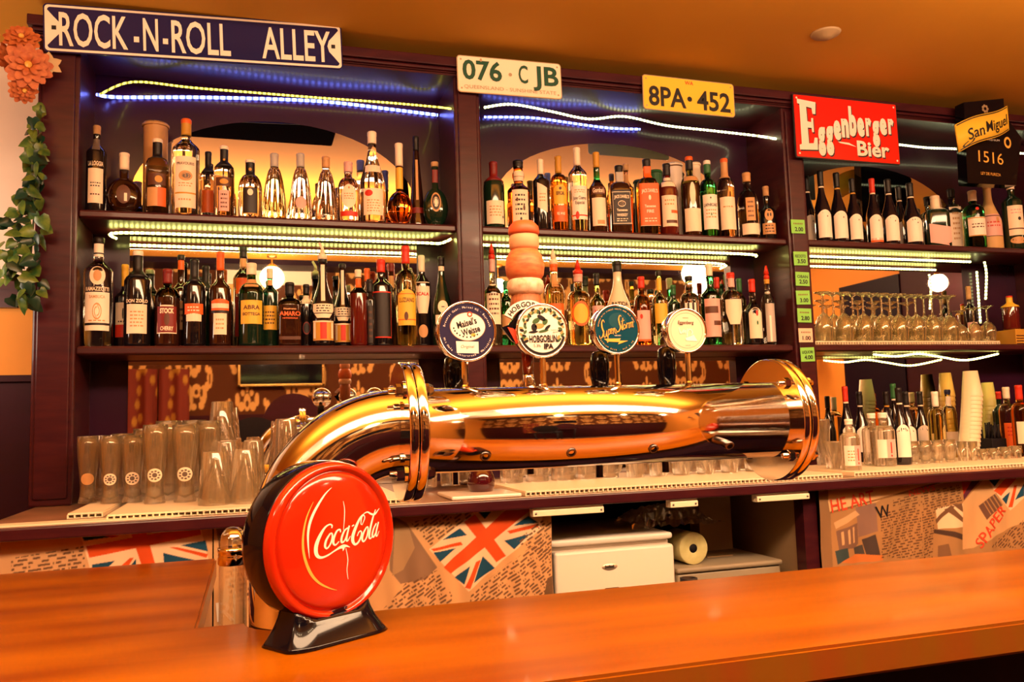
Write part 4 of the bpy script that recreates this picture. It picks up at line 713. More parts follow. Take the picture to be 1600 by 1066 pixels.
bottle(1089, 256, 20, 'b', U, 'canister', 'p_cream', None, 0, [], 'cream tube behind the green bottle on the upper shelf', 'gift tubes on the upper shelves', name='gift_tube')['category'] = 'cardboard tube'
bottle(1109, 252, 29, 'f', U, 'spirit', 'green', 'green', .17, [('L', .10, .54, .95, 'white', 'rect', ('text', 'LAPHROAIG', .70, .042, .85, 'ink', .01), ('oval', 0, .9, .08, .03, 'ink'), LN(.3, .6, 3, 'tan'), ('oval', 0, .42, .08, .04, 'green'))], 'green whisky bottle with a white label and white cap', g, capmat2='white')
bottle(1136, 249, 30, 'f', U, 'spirit', 'smoke', 'tan', .25, [('L', .10, .50, .95, 'cream', 'rect', LN(.65, .75, 1, 'tan'))], 'smoky bottle with an orange cork and a plain cream label', g, capmat2='orange')
bottle(1170, 271, 34, 'f', U, 'round', 'smoke', 'tan', .14, [('L', .06, .22, .95, 'cream'), ('L', .26, .60, .45, 'tan', 'rect', LN(.1, .9, 4, 'brown'))], 'smoky grey bottle with a low cream label and a tan cork', g)
bottle(1199, 292, 27, 'f', U, 'squat', 'black', 'cork', .18, [('L', .10, .30, .9, 'tan', 'rect', LN(.1, .9, 3, 'ink')), ('L', .34, .56, .55, 'tan', 'oval', ('oval', -.3, .5, .18, .15, 'ink'), ('oval', .3, .5, .18, .15, 'ink'))], 'small black bottle with a skull-like cream print, last in the middle bay', g)

g = 'dark wine bottles on the upper shelf of the right bay'
for x, yt, w, row, cap, ring, ex, d in ((1264, 276, 24, 'b', 'black', 'cream', 0, 'dark wine bottle with white label, half hidden by the price post'), (1286, 268, 27, 'f', 'black', 'cream', 0, 'dark wine bottle with white label, second in the right bay row'), (1311, 271, 27, 'f', 'black', 'gold', 0, 'dark wine bottle with white label, third in the right bay row'), (1335, 280, 25, 'f', 'black', 'gold', 0, 'dark wine bottle with white label, just left of the red capsule'), (1366, 280, 25, 'f', 'red', 'cream', 1, 'dark wine bottle with a red capsule and orange label stripe'), (1391, 281, 27, 'f', 'black', 'cream', 0, 'dark wine bottle with white label, just right of the red capsule'), (1407, 292, 24, 'b', 'black', 'cream', 0, 'dark wine bottle with white label, set back behind its neighbours'), (1425, 287, 30, 'f', 'black', 'cream', 0, 'dark wine bottle with white label, last of the wine row')):
    bottle(x, yt, w, row, U, 'burgundy', 'wine', cap, .22, [('L', .06, .44, .92, 'white', 'arch', ('oval', .3, .76, .07, .03, 'brown'))+(() if 0 else ())]+([('L', .03, .09, .93, 'orange')] if ex else [])+[('N', .76, .80, 1.3, ring)], d, g)
g = 'bottles on the upper shelf of the right bay'
bottle(1463, 307, 40, 'f', U, 'square', 'darkgreen', 'cream', .28, [('L', .04, .40, .80, 'pink', 'slant')], 'squat square dark bottle with a cream cap and slanted label', g)
bottle(1489, 296, 33, 'b', U, 'square', 'aqua', 'black', .14, [('L', .04, .70, .55, 'cream', 'rect', LN(.2, .9, 6, 'tan'))], 'pale blue square bottle with a tall narrow cream label', g)
bottle(1522, 299, 33, 'f', U, 'spirit', 'green', 'cream', .18, [('L', .20, .52, .95, 'white', 'rect', ('band', .0, .05, 'gold'), ('band', .93, .98, 'gold'), LN(.4, .7, 2, 'brown')), ('seal', .66, .16, 'red')], 'green gin bottle with a cream cap and a red seal', g)
bottle(1546, 286, 36, 'm', U, 'burgundy', 'stone', 'tan', .10, [('L', .20, .52, .9, 'pink', 'rect', ('band', .9, .94, 'brown'), ('band', .0, .03, 'brown'), LN(.4, .7, 2, 'red'), ('oval', .4, .75, .15, .1, 'tan'))], 'tan opaque bottle with a pink label beneath the dark beer sign', g)
bottle(1583, 283, 31, 'f', U, 'tall', 'darkgreen', 'cream', .13, [('L', .20, .62, .85, 'cream', 'rect', ('oval', .3, .55, .2, .06, 'ink'), ('band', .20, .24, 'brown'), LN(.7, .9, 2, 'pink')), ('L', .08, .18, .8, 'tan', 'oval')], 'dark green bottle with a cream cap at the right end of the upper shelf', g)

g = 'bottles on the middle shelf of the left bay'; D = S2
bottle(152, 372, 45, 'f', D, 'tall', 'clear', 'black', .05, [('L', .14, .485, .92, 'white', 'rect', ('text', 'SAMBUCA', .88, .028, .6, 'tan', .01), ('oval', 0, .5, .34, .22, 'tan'), ('oval', 0, .5, .28, .18, 'white'), ('band', .14, .20, 'ink'), LN(.22, .3, 1, 'tan')), ('T', 'RAMAZZOTTI', .515, .035, .86, 'cream'), ('N', .82, .94, 1.2, 'white', 'rect', ('band', .2, .3, 'ink')), ('L', .55, .72, .55, 'cream', 'oval', ('oval', 0, .5, .5, .3, 'tan'))], 'big clear bottle lettered RAMAZZOTTI, first by the left post', g, liquid='olive', fill=.0)
bottle(194, 414, 32, 'b', D, 'bordeaux', 'wine', 'yellow', .26, [('L', .14, .54, .95, 'cream', 'rect', ('band', .0, .36, 'red'), ('oval', -.1, .68, .10, .16, 'ink'), LN(.4, .5, 1, 'ink'))], 'dark bottle with a yellow foil neck and a red based label', g)
bottle(214, 393, 42, 'f', D, 'tall', 'black', 'black', .28, [('L', .13, .43, .80, 'cream', 'rect', LN(.2, .8, 5, 'tan')), ('T', 'DON ZOILO', .465, .035, .86, 'cream')], 'black sherry bottle with a cream label and white cap', g, capmat2='white')
bottle(261, 421, 39, 'f', D, 'spirit', 'olive', 'darkred', .19, [('L', .16, .52, .88, 'cream', 'bell', ('box', -.95, .95, .04, .95, 'darkred'), ('text', 'STOCK', .80, .06, .66, 'cream', .05), ('oval', 0, .5, .25, .22, 'brown'), ('text', 'CHERRY', .18, .05, .6, 'cream', .03))], 'cherry liqueur bottle with a dark red label lettered STOCK', g, liquid='brown', fill=.52)
bottle(282, 399, 32, 'b', D, 'bordeaux', 'brown', 'black', .05, [('N', .84, .94, 1.2, 'orange'), ('L', .2, .5, .9, 'tan', 'rect', LN(.2, .8, 3))], 'dark bottle with an orange neck ring behind the cherry liqueur', g)
bottle(303, 406, 36, 'f', D, 'tall', 'black', 'black', .26, [('L', .36, .48, .9, 'orange', 'rect', LN(.2, .8, 2, 'cream')), ('L', .28, .37, .70, 'cream', 'arch'), ('seal', .60, .14, 'brown')], 'black bottle with an ornate orange and cream collar label', g)
bottle(321, 416, 30, 'b', D, 'tall', 'darkgreen', 'black', .3, [], 'plain black-necked bottle behind the collar-label bottle', g)
bottle(344, 394, 35, 'f', D, 'bordeaux', 'brown', 'orange', .20, [('L', .37, .49, .90, 'orange', 'arch', ('box', -.95, .95, .2, .6, 'cream')), ('L', .12, .34, .62, 'cream', 'rect', LN(.2, .8, 3, 'tan')), ('L', .345, .37, .9, 'ink')], 'brown vermouth bottle with an orange cap and two cream labels', g, capmat2='orange')
bottle(380, 386, 32, 'b', D, 'tall', 'clear', 'black', .11, [('L', .12, .50, .9, 'darkred', 'rect', ('text', 'BAR', .9, .03, .5, 'cream')), ('N', .80, .88, 1.1, 'tan'), ('N', .53, .68, .8, 'orange')], 'tall clear bottle with a black stopper behind the fat green one', g)
bottle(393, 412, 41, 'f', D, 'spirit', 'green', 'cream', .14, [('L', .26, .54, .95, 'yellow', 'rect', ('text', 'ABRA', .70, .05, .7, 'brown', .02), ('text', 'BOTTEGA', .42, .035, .75, 'brown', .02)), ('N', .70, .80, 1.0, 'tan')], 'fat green bottle with a yellow label and a cream cap', g, liquid='darkgreen', fill=.60)
bottle(422, 420, 27, 'm', D, 'tall', 'green', 'cream', .13, [('L', .22, .52, .95, 'yellow', 'rect', LN(.2, .8, 4, 'brown')), ('N', .78, .85, 1.0, 'tan')], 'slim green bottle with a yellow label beside the fat green one', g, liquid='darkgreen', fill=.72)
bottle(453, 442, 41, 'f', D, 'square', 'clear', 'black', .20, [('T', 'AMARO', .50, .065, .78, 'orange'), ('T', 'Nostrano', .575, .03, .5, 'tan'), ('T', 'ARTIGIANALE', .43, .022, .6, 'orange'), ('L', .10, .15, .8, 'brown')], 'square bottle of dark liqueur lettered AMARO in orange', g, liquid='brown', fill=.63)
bottle(479, 445, 26, 'm', D, 'tall', 'green', 'black', .16, [('N', .68, .82, 1.1, 'cream'), ('L', .20, .40, .5, 'darkred', 'oval', ('oval', 0, .5, .8, .4, 'ink'))], 'small green bottle with a black cap behind the square liqueur bottle', g, liquid='black', fill=.45)
for x, yt, w, row, pr_, d in ((505, 404, 40, 'f', 1, 'black bottle with a gold label, cream neck stripe and bent pouring spout'), (536, 413, 30, 'm', 0, 'black bottle with a gold label and cream neck stripe, without spout')):
    bottle(x, yt, w, row, D, 'burgundy', 'black', 'black', .05, [('L', .06, .28, .95, 'gold', 'rect', ('box', -.95, -.7, .1, .9, 'cream'), ('box', .7, .95, .1, .9, 'cream'), ('box', -.28, .28, .08, .92, 'red'), ('band', .92, .99, 'cream'), ('band', 0, .03, 'tan')), ('L', .31, .47, .95, 'cream', 'shield', ('band', .3, .36, 'ink'), LN(.40, .95, 3, 'ink')), ('N', .50, .92, .42, 'cream')]+([('pour', 'cream', 'bent')] if pr_ else []), d, g)
bottle(561, 422, 29, 'f', D, 'tall', 'clear', 'cream', .10, [('N', .76, .88, 1.2, 'orange')], 'clear bottle of ruby liqueur with an orange neck and cream cap', g, liquid='ruby', fill=.54)
bottle(579, 437, 17, 'f', D, 'tall', 'black', 'black', .2, [('L', .05, .6, .5, 'ink', 'rect', LN(.1, .9, 5, 'brown'))], 'narrow textured black bottle left of the big red-capped one', g)
bottle(575, 420, 18, 'b', D, 'tall', 'ruby', 'orange', .16, [], 'narrow bottle with an orange cap far back by the big red cap', g)
bottle(597, 406, 38, 'm', D, 'tall', 'black', 'red', .15, [('L', .10, .62, .9, 'red', 'rect', ('box', -.93, .93, .03, .97, 'ink'), ('box', -.7, .7, .12, .5, 'ink'))], 'big black bottle with a bright red cap and red-outlined label', g)
bottle(613, 412, 24, 'b', D, 'tall', 'brown', 'darkred', .10, [('N', .70, .85, 1, 'tan')], 'dark bottle with a maroon cap behind the yellow label bottle', g)
bottle(636, 385, 35, 'f', D, 'spirit', 'yellowish', 'red', .18, [('L', .20, .555, .95, 'yellow', 'arch', ('text', 'LUZIANO', .70, .045, .8, 'brown', .01), ('oval', -.1, .25, .2, .12, 'brown'), ('band', .14, .17, 'orange'), ('band', .86, .88, 'orange'))], 'pale yellow bottle with a red capsule and a yellow label', g)
bottle(661, 400, 29, 'm', D, 'tall', 'black', 'cream', .18, [('L', .36, .70, .95, 'cream', 'shield', ('text', 'CAMPARI' if 0 else 'SCALA', .62, .035, .8, 'red')), ('L', .10, .24, .55, 'tan', 'oval')], 'black bottle with a cream shield-shaped label beside the yellow one', g)
bottle(692, 402, 32, 'f', D, 'champagne', 'darkgreen', 'black', .10, [('N', .84, .89, 1.2, 'cream'), ('L', .36, .50, .55, 'cream', 'oval', ('box', -.3, .3, .45, .52, 'ink')), ('L', .06, .34, .85, 'cream')], 'dark green sparkling wine bottle beside the navy tap badge', g)

g = 'bottles on the middle shelf of the middle bay'
bottle(772, 404, 29, 'f', D, 'bordeaux', 'yellowish', 'pink', .16, [('L', .24, .70, .9, 'cream', 'rect', LN(.2, .9, 6, 'brown')), ('pour', 'red', 'cone')], 'clear bottle with a red cone spout, first right of the middle post', g)
bottle(793, 440, 24, 'b', D, 'tall', 'green', 'green', .12, [('L', .2, .5, .8, 'tan')], 'greenish bottle half hidden behind the carved tap handle', g)
bottle(869, 412, 33, 'f', D, 'spirit', 'yellowish', 'orange', .10, [('L', .10, .50, .95, 'orange', 'rect', ('box', -.6, .6, .1, .8, 'cream')), ('N', .70, .86, 1.0, 'tan'), ('pour', 'cream', 'cone')], 'clear bottle with a cream spout behind the HOBGOBLIN badge', g)
bottle(907, 428, 38, 'f', D, 'spirit', 'yellowish', 'pink', .12, [('L', .26, .60, .85, 'orange', 'oval', ('oval', 0, .5, .8, .4, 'yellow')), ('pour', 'red', 'cone')], 'clear bottle with a red cone spout and a round orange label', g)
bottle(936, 428, 25, 'm', D, 'bordeaux', 'olive', 'black', .16, [('L', .2, .55, .9, 'pink', 'rect', LN(.2, .9, 3, 'red')), ('N', .86, .92, .6, 'silver')], 'olive bottle with a black cap left of the white coconut bottle', g)
bottle(969, 409, 42, 'f', D, 'burgundy', 'milk', 'black', .13, [('T', 'BATIDA', .48, .05, .7, 'ink'), ('N', .88, .92, 1.2, 'silver')], 'opaque cream coconut liqueur bottle behind the teal badge', g)
bottle(1006, 433, 29, 'f', D, 'round', 'amber', 'red', .17, [('L', .06, .50, .80, 'pink', 'rect', ('oval', -.4, .8, .2, .08, 'red'), ('band', 0, .06, 'orange'))], 'amber bottle with a red cap between the teal and pale badges', g, liquid='cognac', fill=.62)
bottle(1034, 424, 26, 'm', D, 'bordeaux', 'yellowish', 'black', .06, [('N', .74, .90, 1.2, 'yellow'), ('L', .30, .56, .9, 'yellow')], 'bottle with a yellow neck label left of the striped bottle', g)
bottle(1056, 446, 22, 'b', D, 'tall', 'darkgreen', 'green', .16, [], 'dark green bottle set back behind the pale badge', g)
bottle(1081, 432, 32, 'f', D, 'spirit', 'clear', 'black', .06, [('L', .06, .60, .95, 'ink', 'rect', ('box', -.8, -.5, 0, 1, 'white'), ('box', -.3, .0, 0, 1, 'white'), ('box', .25, .5, 0, 1, 'white'), ('box', .7, .85, 0, 1, 'tan'))], 'bottle with vertical black and white stripes behind the pale badge', g)
bottle(1114, 413, 32, 'f', D, 'bordeaux', 'green', 'cream', .15, [('L', .10, .56, .92, 'pink', 'rect', ('box', -.95, .6, .62, .8, 'brown'), ('box', .0, .95, .3, .42, 'brown'))], 'green bottle with a cream cap and a pink label', g)
bottle(1125, 434, 20, 'b', D, 'tall', 'smoke', 'red', .16, [], 'red-capped bottle set back beside the green bottle with pink label', g)
bottle(1147, 427, 34, 'f', D, 'spirit', 'clear', 'red', .08, [('N', .80, .92, 1.0, 'pink'), ('L', .28, .62, .88, 'cream', 'shield')], 'clear bottle with a red cap and a cream shield label', g)
bottle(1160, 436, 20, 'b', D, 'tall', 'olive', 'green', .2, [], 'olive-green necked bottle behind the clear shield-label bottle', g)
bottle(1180, 437, 29, 'f', D, 'squat', 'smoke', 'red', .20, [('L', .10, .56, .80, 'cream', 'arch', ('oval', .2, .82, .18, .10, 'red'), ('oval', .2, .5, .12, .07, 'green'))], 'dark bottle with a red cap, cream label and a red dot', g, liquid='black', fill=.62)
bottle(1204, 436, 23, 'f', D, 'tall', 'clear', 'gold', .08, [('L', .05, .80, .7, 'silver', 'rect', ('box', -.3, .1, 0, 1, 'white')), ('pour', 'red', 'cone')], 'slim silver bottle with a red cone spout, last in the middle bay', g)

# the end of the right bay
bottle(1520, 448, 20, 'b', D, 'bordeaux', 'wine', 'cork', .22, [('L', .0, .4, .9, 'pink')], 'wine bottle with a cork behind the last stem glasses', 'bottles in the right bay')
v = P(1590, 515, 2.70); b = MB(); z1 = P(1590, 515, 2.70).z; b.box(v.x-.035, v.x+.06, 2.68, 2.78, S2+.0006, z1, bev=.002)
for k in range(4): b.box(v.x-.033, v.x+.058, 2.6785, 2.68, S2+.004+k*.011, S2+.008+k*.011, 1)
tag(b.build('cigar_box', ['p_gold', 'p_brown']), 'small gold box under the red bottle at the right end', 'box')
bottle(1581, 463, 26, 2.73, z1, 'tall', 'ruby', 'yellow', .34, [], 'red bottle with a yellow neck standing on the gold box', 'bottles in the right bay', ybase=515, capmat2='red')

# ================================================================== ribbed drip mats
def mat(xa, xb, yref, Y0, Y1, label, pitch=.0135, z=CT, mt='mat_plastic', grp='drip mats on the worktop'):
    z += .0004
    x0, x1 = P(xa, yref, Y0).x, P(xb, yref, Y0).x; b = MB(); b.box(x0, x1, Y0, Y1, z+.009, z+.013); b.box(x0, x1, Y0+.006, Y1-.004, z, z+.002)
    n = int((x1-x0)/pitch)
    for i in range(n+1): xx = x0+(x1-x0)*i/n; b.box(xx-.0016, xx+.0016, Y0, Y1, z+.0005, z+.0095)
    for i in range(int((Y1-Y0)/.03)): b.box(x0, x1, Y0+.02+i*.03, Y0+.023+i*.03, z+.0005, z+.0092)
    tag(b.build('drip_mat', mt), label, 'drip mat', grp)
mat(106, 160, 790, 2.20, 2.60, 'narrow cream ribbed mat by the left post under the printed glass')
mat(168, 636, 795, 2.105, 2.62, 'long cream ribbed mat under the tall glasses at the left')
mat(822, 1318, 775, 2.10, 2.60, 'long cream ribbed mat under the glasses behind the pipe')
mat(1336, 1700, 745, 2.12, 2.50, 'cream ribbed mat at the right end of the worktop')
mat(1270, 1562, 533, 2.65, 2.80, 'cream ribbed mat under the stem glasses', z=S2, pitch=.012)
v0, v1 = P(0, 815, 2.11), P(165, 800, 2.11); b = MB(); b.prism([(-.57, 2.085), (-.18, 2.085), (-.08, 2.20), (-.10, 2.21), (-.22, 2.14), (-.57, 2.14)], CT, CT+.004, 0, axis='z'); tag(b.build('paper_liner', 'mat_plastic'), 'torn cream liner sheet along the front left edge of the worktop', 'liner')
v0, v1 = P(742, 786, 2.10), P(816, 782, 2.10); b = MB(); b.box(v0.x-.06, v1.x, 2.10, 2.28, CT, CT+.010, bev=.004); tag(b.build('cutting_board', 'appliance_white'), 'small cream board at the worktop edge beside the red candle jar', 'board')

# ================================================================== glassware
def tumbler(name, label, x, yt, w, Y, group, kind='tumbler', z=CT+.013, yb=770, logo=None, mat='drinking_glass', inv=False, h=None):
    p = P(x, yb, Y); loc = Vector((p.x, Y, z+.0006)); d = Vector((p.x, Y, z-H)).dot(CF); h = h or P(x, yt, Y).z-z; r = w/2*d/FPX
    t = thing(name, label, 'glass', loc, -math.atan2(p.x, Y)*.6, group); b = MB(); rib = None
    if kind == 'weizen': o_ = [(.80, 0), (.84, .02), (.70, .10), (.66, .22), (.74, .40), (.92, .68), (1.0, .86), (.97, 1.0)]
    elif kind == 'mug': o_ = [(.95, 0), (1, .02), (1, .98), (.98, 1)]
    elif kind == 'facet': o_ = [(.70, 0), (.76, .03), (1.0, .97), (.99, 1)]; rib = (18, .022)
    elif kind == 'shot': o_ = [(.80, 0), (.83, .02), (1, 1)]
    elif kind == 'bowl': o_ = [(.55, 0), (.70, .06), (.95, .35), (1.0, .62), (.92, 1.0)]
    else: o_ = [(.76, 0), (.80, .02), (.96, .80), (1, 1)]
    tb = .10 if kind in ('facet', 'mug', 'bowl') else .05
    prof = [(a*r, c*h) for a, c in o_]; inner = [((a-.10)*r, max(c, tb)*h) for a, c in reversed(o_) if c > tb*.5]+[(.0, tb*h)]
    pr = prof+inner
    if inv: pr = [(a, h-c) for a, c in pr]
    b.lathe(pr, 24, 0, closed=False, rib=rib)
    b.add([], [], 0)
    b.build('glass_body', mat, t, True)
    if kind == 'mug': hb = MB(); hb.tube(spline([(r*.95, 0, h*.82), (r*1.45, 0, h*.80), (r*1.62, 0, h*.5), (r*1.4, 0, h*.22), (r*.95, 0, h*.18)], 4), .006, 8); q = hb.build('handle', mat, t, True)
    if logo:
        q = MB(); zc_ = .36*h; pp = [(a*r, c*h) for a, c in o_]; patch(q, pp, -r*.62, r*.62, zc_-r*.55, zc_+r*.55, 0, 2, 1, .0006, shape='oval')
        if logo == 'crest':
            for k in range(9): a = 2*PI*k/9; patch(q, pp, r*.38*math.cos(a)-r*.1, r*.38*math.cos(a)+r*.1, zc_+r*.33*math.sin(a)-r*.07, zc_+r*.33*math.sin(a)+r*.07, 1, 2, 1, .0012, shape='oval')
            patch(q, pp, -r*.2, r*.2, zc_-r*.18, zc_+r*.2, 1, 2, 1, .0013, shape='oval')
        q.build('print', ['p_tan' if logo == 'plain' else 'p_cream', 'p_grey'], t, True)
    return t
g = 'tall beer glasses on the left of the worktop'
for x, yt, w, Y, lg, lab in ((137, 682, 33, 2.50, 'plain', 'tall beer glass with a plain tan oval, first by the left post'), (172, 682, 33, 2.44, 'crest', 'tall beer glass with a crest print, second from the left post'), (207, 681, 36, 2.44, 'crest', 'tall beer glass with a crest print, third from the left post'), (242, 664, 38, 2.36, 'crest', 'taller beer glass with a clear round crest, fourth from the left post'), (289, 664, 40, 2.36, 'crest', 'taller beer glass with a round crest, just left of the upturned tumblers')):
    tumbler('beer_glass', lab, x, yt, w, Y, g, 'weizen', logo=lg)
for k, (x, yt, w, Y) in enumerate(((156, 681, 33, 2.56), (191, 678, 34, 2.54), (226, 670, 36, 2.53), (262, 658, 38, 2.46), (302, 657, 38, 2.50), (326, 658, 38, 2.44))):
    tumbler('beer_glass', 'unprinted tall beer glass in the back row, '+('leftmost', 'second from left', 'third from left', 'fourth from left', 'fifth from left', 'rightmost')[k], x, yt, w, Y, g, 'weizen')
g = 'upturned tumblers on the left of the worktop'
t1 = None
for x, yt, w, Y, lab in ((336, 706, 50, 2.22, 'upturned tumbler in front, left one of the pair beside the cola sign'), (383, 702, 46, 2.22, 'upturned tumbler in front, right one of the pair beside the cola sign'), (354, 690, 38, 2.36, 'upturned tumbler behind the front pair, left'), (396, 688, 38, 2.36, 'upturned tumbler behind the front pair, right'), (348, 690, 42, 2.50, 'upturned tumbler under the single stacked one')):
    t1 = tumbler('tumbler', lab, x, yt, w, Y, g, 'facet', inv=True)
zz = P(348, 690, 2.50).z; tumbler('tumbler', 'upturned tumbler stacked on top of the others, tallest point of the group', 347, 628, 42, 2.50, g, 'facet', z=zz, inv=True, yb=690)
tumbler('tumbler', 'upturned tumbler just left of the chrome elbow', 447, 655, 42, 2.56, g, 'facet', inv=True, z=CT+.013)
g = 'glasses behind the beer tower pipe'
for k, (x, yt, w, Y) in enumerate(((668, 690, 36, 2.42), (704, 690, 36, 2.44), (732, 690, 36, 2.52))): tumbler('tumbler', 'straight tumbler seen below the pipe, '+('first right of the left flange', 'second right of the left flange', 'third right of the left flange')[k], x, yt, w, Y, g, 'shot')
for k, x in enumerate((800, 840, 880, 916, 950)): tumbler('beer_mug', 'glass mug with a handle below the pipe, '+('first', 'second', 'third', 'fourth', 'fifth')[k]+' after the red candle jar', x, 690, 36, 2.42, 'beer mugs behind the beer tower pipe', 'mug').rotation_euler.z += -.9
for k, x in enumerate((994, 1030, 1066, 1104, 1142, 1180, 1216)):
    tumbler('tumbler', 'faceted tumbler below the pipe, '+('first', 'second', 'third', 'fourth', 'fifth', 'sixth', 'seventh')[k]+' right of the mugs, front row', x, 690, 34, 2.36, g, 'facet')
    tumbler('tumbler', 'faceted tumbler below the pipe, '+('first', 'second', 'third', 'fourth', 'fifth', 'sixth', 'seventh')[k]+' right of the mugs, back row', x+16, 688, 34, 2.48, g, 'facet')
tumbler('tumbler', 'tall tumbler standing just right of the end flange', 1288, 655, 26, 2.46, g, 'facet', yb=740); tumbler('tumbler', 'low tumbler between the end flange and the water bottle', 1304, 690, 30, 2.30, g, 'facet', yb=740)
b = MB(); v = P(752, 760, 2.22); T_ = Matrix.Translation((v.x, 2.22, CT+.0)); t = thing('candle_jar', 'dark red round glass candle jar below the pipe', 'candle jar', (v.x, 2.22, CT))
b.lathe([(.020, 0), (.030, .006), (.037, .026), (.037, .044), (.030, .064), (.022, .074), (.024, .078), (.020, .078), (.018, .070), (.0, .060)], 24, T=T_); b.build('jar', M('candle_red', (.045, .002, .006), .05, coat=.8), t)
# stem glasses, upside down on the mat of the right bay
def stem(x, yt, w, Y, lab, proto=[]):
    z = S2+.013; p = P(x, 530, Y); d = Vector((p.x, Y, z-H)).dot(CF); h = P(x, yt, Y).z-z; r = w/2*d/FPX
    t = thing('stem_glass', lab, 'wine glass', (p.x, Y, z+.0006), 0, 'upturned stem glasses')
    b = MB(); b.lathe([(r*.86, 0), (r*.95, h*.12), (r, h*.26), (r*.90, h*.40), (r*.55, h*.52), (r*.16, h*.58), (r*.12, h*.575), (r*.5, h*.505), (r*.84, h*.39), (r*.95, h*.26), (r*.91, h*.12), (r*.82, 0)], 24, closed=False); b.build('bowl', 'stem_glass', t, True)
    b = MB(); b.lathe([(.0, h*.555), (r*.16, h*.565), (.0045, h*.64), (.0038, h*.80), (.005, h*.93)], 12, closed=False); b.build('stem', 'stem_glass', t, True)
    b = MB(); b.lathe([(.005, h*.925), (r*.5, h*.965), (r*.86, h*.985), (r*.86, h*1.0), (0, h*1.0)], 24, closed=False); b.build('foot', 'stem_glass', t, True)
ORD = ('first', 'second', 'third', 'fourth', 'fifth', 'sixth', 'seventh', 'eighth', 'ninth')
for k, x in enumerate((1289, 1321, 1352, 1381, 1407, 1434, 1460, 1486)): stem(x, 457+k*.9, 28, 2.685, 'upturned stem glass, front row, '+ORD[k]+' from the price notes')
for k, x in enumerate((1305, 1336, 1366, 1394, 1421, 1447, 1474)): stem(x, 458+k*.9, 27, 2.757, 'upturned stem glass, back row, '+ORD[k]+' from the price notes')
for x, yt, w, lab in ((1502, 486, 22, 'smaller upturned stem glass right of the long row'), (1524, 482, 22, 'smaller upturned stem glass before the wine cork'), (1545, 479, 24, 'smaller upturned stem glass, last under the hanging strip')): stem(x, yt, w, 2.70, lab)

# ================================================================== right end of the worktop
g = 'bottles on the right of the worktop'; ZM = CT+.013
bottle(1331, 655, 32, 2.20, ZM-.013, 'spirit', 'drinking_glass', 'white', .10, [('L', .16, .52, .95, 'white', 'rect', ('box', .1, .98, .0, 1, 'pink'), ('box', .45, .60, .25, .85, 'red'), ('oval', .52, .12, .09, .06, 'red'), LN(.2, .8, 4, 'tan'))], 'water bottle with a white cap and red mark, left one nearest the end flange', g, ybase=737)
bottle(1384, 645, 35, 2.28, ZM, 'spirit', 'drinking_glass', 'white', .10, [('L', .16, .50, .95, 'white', 'rect', ('box', -.1, .9, .0, 1, 'pink'), ('box', .25, .40, .25, .85, 'red'), ('oval', .32, .12, .09, .06, 'red'))], 'water bottle with a white cap and red mark, right one beside the wine', g, ybase=727)
bottle(1366, 646, 33, 2.36, ZM, 'spirit', 'drinking_glass', 'white', .10, [], 'water bottle behind the marked pair, only its cap clear', g, ybase=720)
g = 'dark wine bottles on the worktop'
bottle(1412, 606, 28, 2.30, ZM, 'burgundy', 'wine', 'black', .2, [('L', .10, .52, .85, 'white', 'arch', ('oval', .5, .82, .06, .03, 'ink')), ('N', .78, .83, 1.3, 'cream')], 'dark wine bottle with a white label standing in front on the mat', g, ybase=728)
for x, yt, cap, ring, lab in ((1326, 604, 'red', 'cream', 'dark wine bottle with a red capsule behind the left water bottle'), (1348, 612, 'black', 'cream', 'dark wine bottle between the two water bottles at the back'), (1390, 612, 'black', 'gold', 'dark wine bottle behind the right water bottle'), (1402, 600, 'green', 'cream', 'dark bottle with a green capsule at the back'), (1421, 612, 'black', 'cream', 'dark wine bottle at the back, left of the last one'), (1443, 612, 'black', 'cream', 'dark wine bottle at the back, next to the pale yellow bottle')):
    bottle(x, yt, 25, {1326: 2.62, 1348: 2.71, 1390: 2.62, 1402: 2.71, 1421: 2.62, 1443: 2.68}[x], CT, 'burgundy', 'wine', cap, .2, [('L', .14, .50, .9, 'white', 'arch', ('oval', .4, .8, .06, .03, 'ink')), ('N', .78, .83, 1.3, ring)], lab, g, ybase=700)
g = 'bottles on the right of the worktop'
bottle(1467, 612, 27, 2.56, CT, 'spirit', 'yellowish', 'white', .22, [('L', .08, .28, .9, 'cream')], 'pale yellow bottle with a white cap beside the dark wine', g, ybase=705)
bottle(1487, 609, 24, 2.68, CT, 'spirit', 'yellowish', 'navy', .07, [('N', .72, .90, 1.1, 'white'), ('L', .18, .38, .9, 'cream')], 'clear bottle with a blue cap beside the pale yellow bottle', g, ybase=700)
bottle(1579, 605, 27, 2.60, CT, 'spirit', 'yellowish', 'cream', .17, [('L', .08, .48, .9, 'orange', 'rect', LN(.5, .9, 3, 'red'))], 'bottle with a cream cap and an orange label right of the straw holder', g, ybase=697)
bottle(1599, 602, 28, 2.46, CT, 'spirit', 'amber', 'red', .2, [('L', .2, .5, .9, 'cream')], 'amber bottle with a red cap at the far right of the worktop', g, ybase=697)
bottle(1566, 612, 22, 2.66, CT, 'tall', 'darkgreen', 'red', .12, [], 'dark bottle with a red cap behind the straw holder', g, ybase=690)
def cups(x, yt, yb, w, Y, n, lean, m, lab):
    p = P(x, yb, Y); h = P(x, yt, Y).z-CT; d = Vector((p.x, Y, CT-H)).dot(CF); r = w/2*d/FPX; b = MB(); ch = .10; dz = (h-ch)/max(n-1, 1)
    for k in range(n):
        z = CT+dz*k; T_ = Matrix.Translation((p.x+lean*(z-CT)+.02*math.sin(1.6*(z-CT)/h), Y, z)); b.lathe([(r, 0), (r*1.04, .002), (r*1.02, .006), (r*.70, ch), (0, ch)], 18, T=T_, closed=False)
    tag(b.build('cup_stack', m), lab, 'stack of cups', 'stacks of disposable cups')
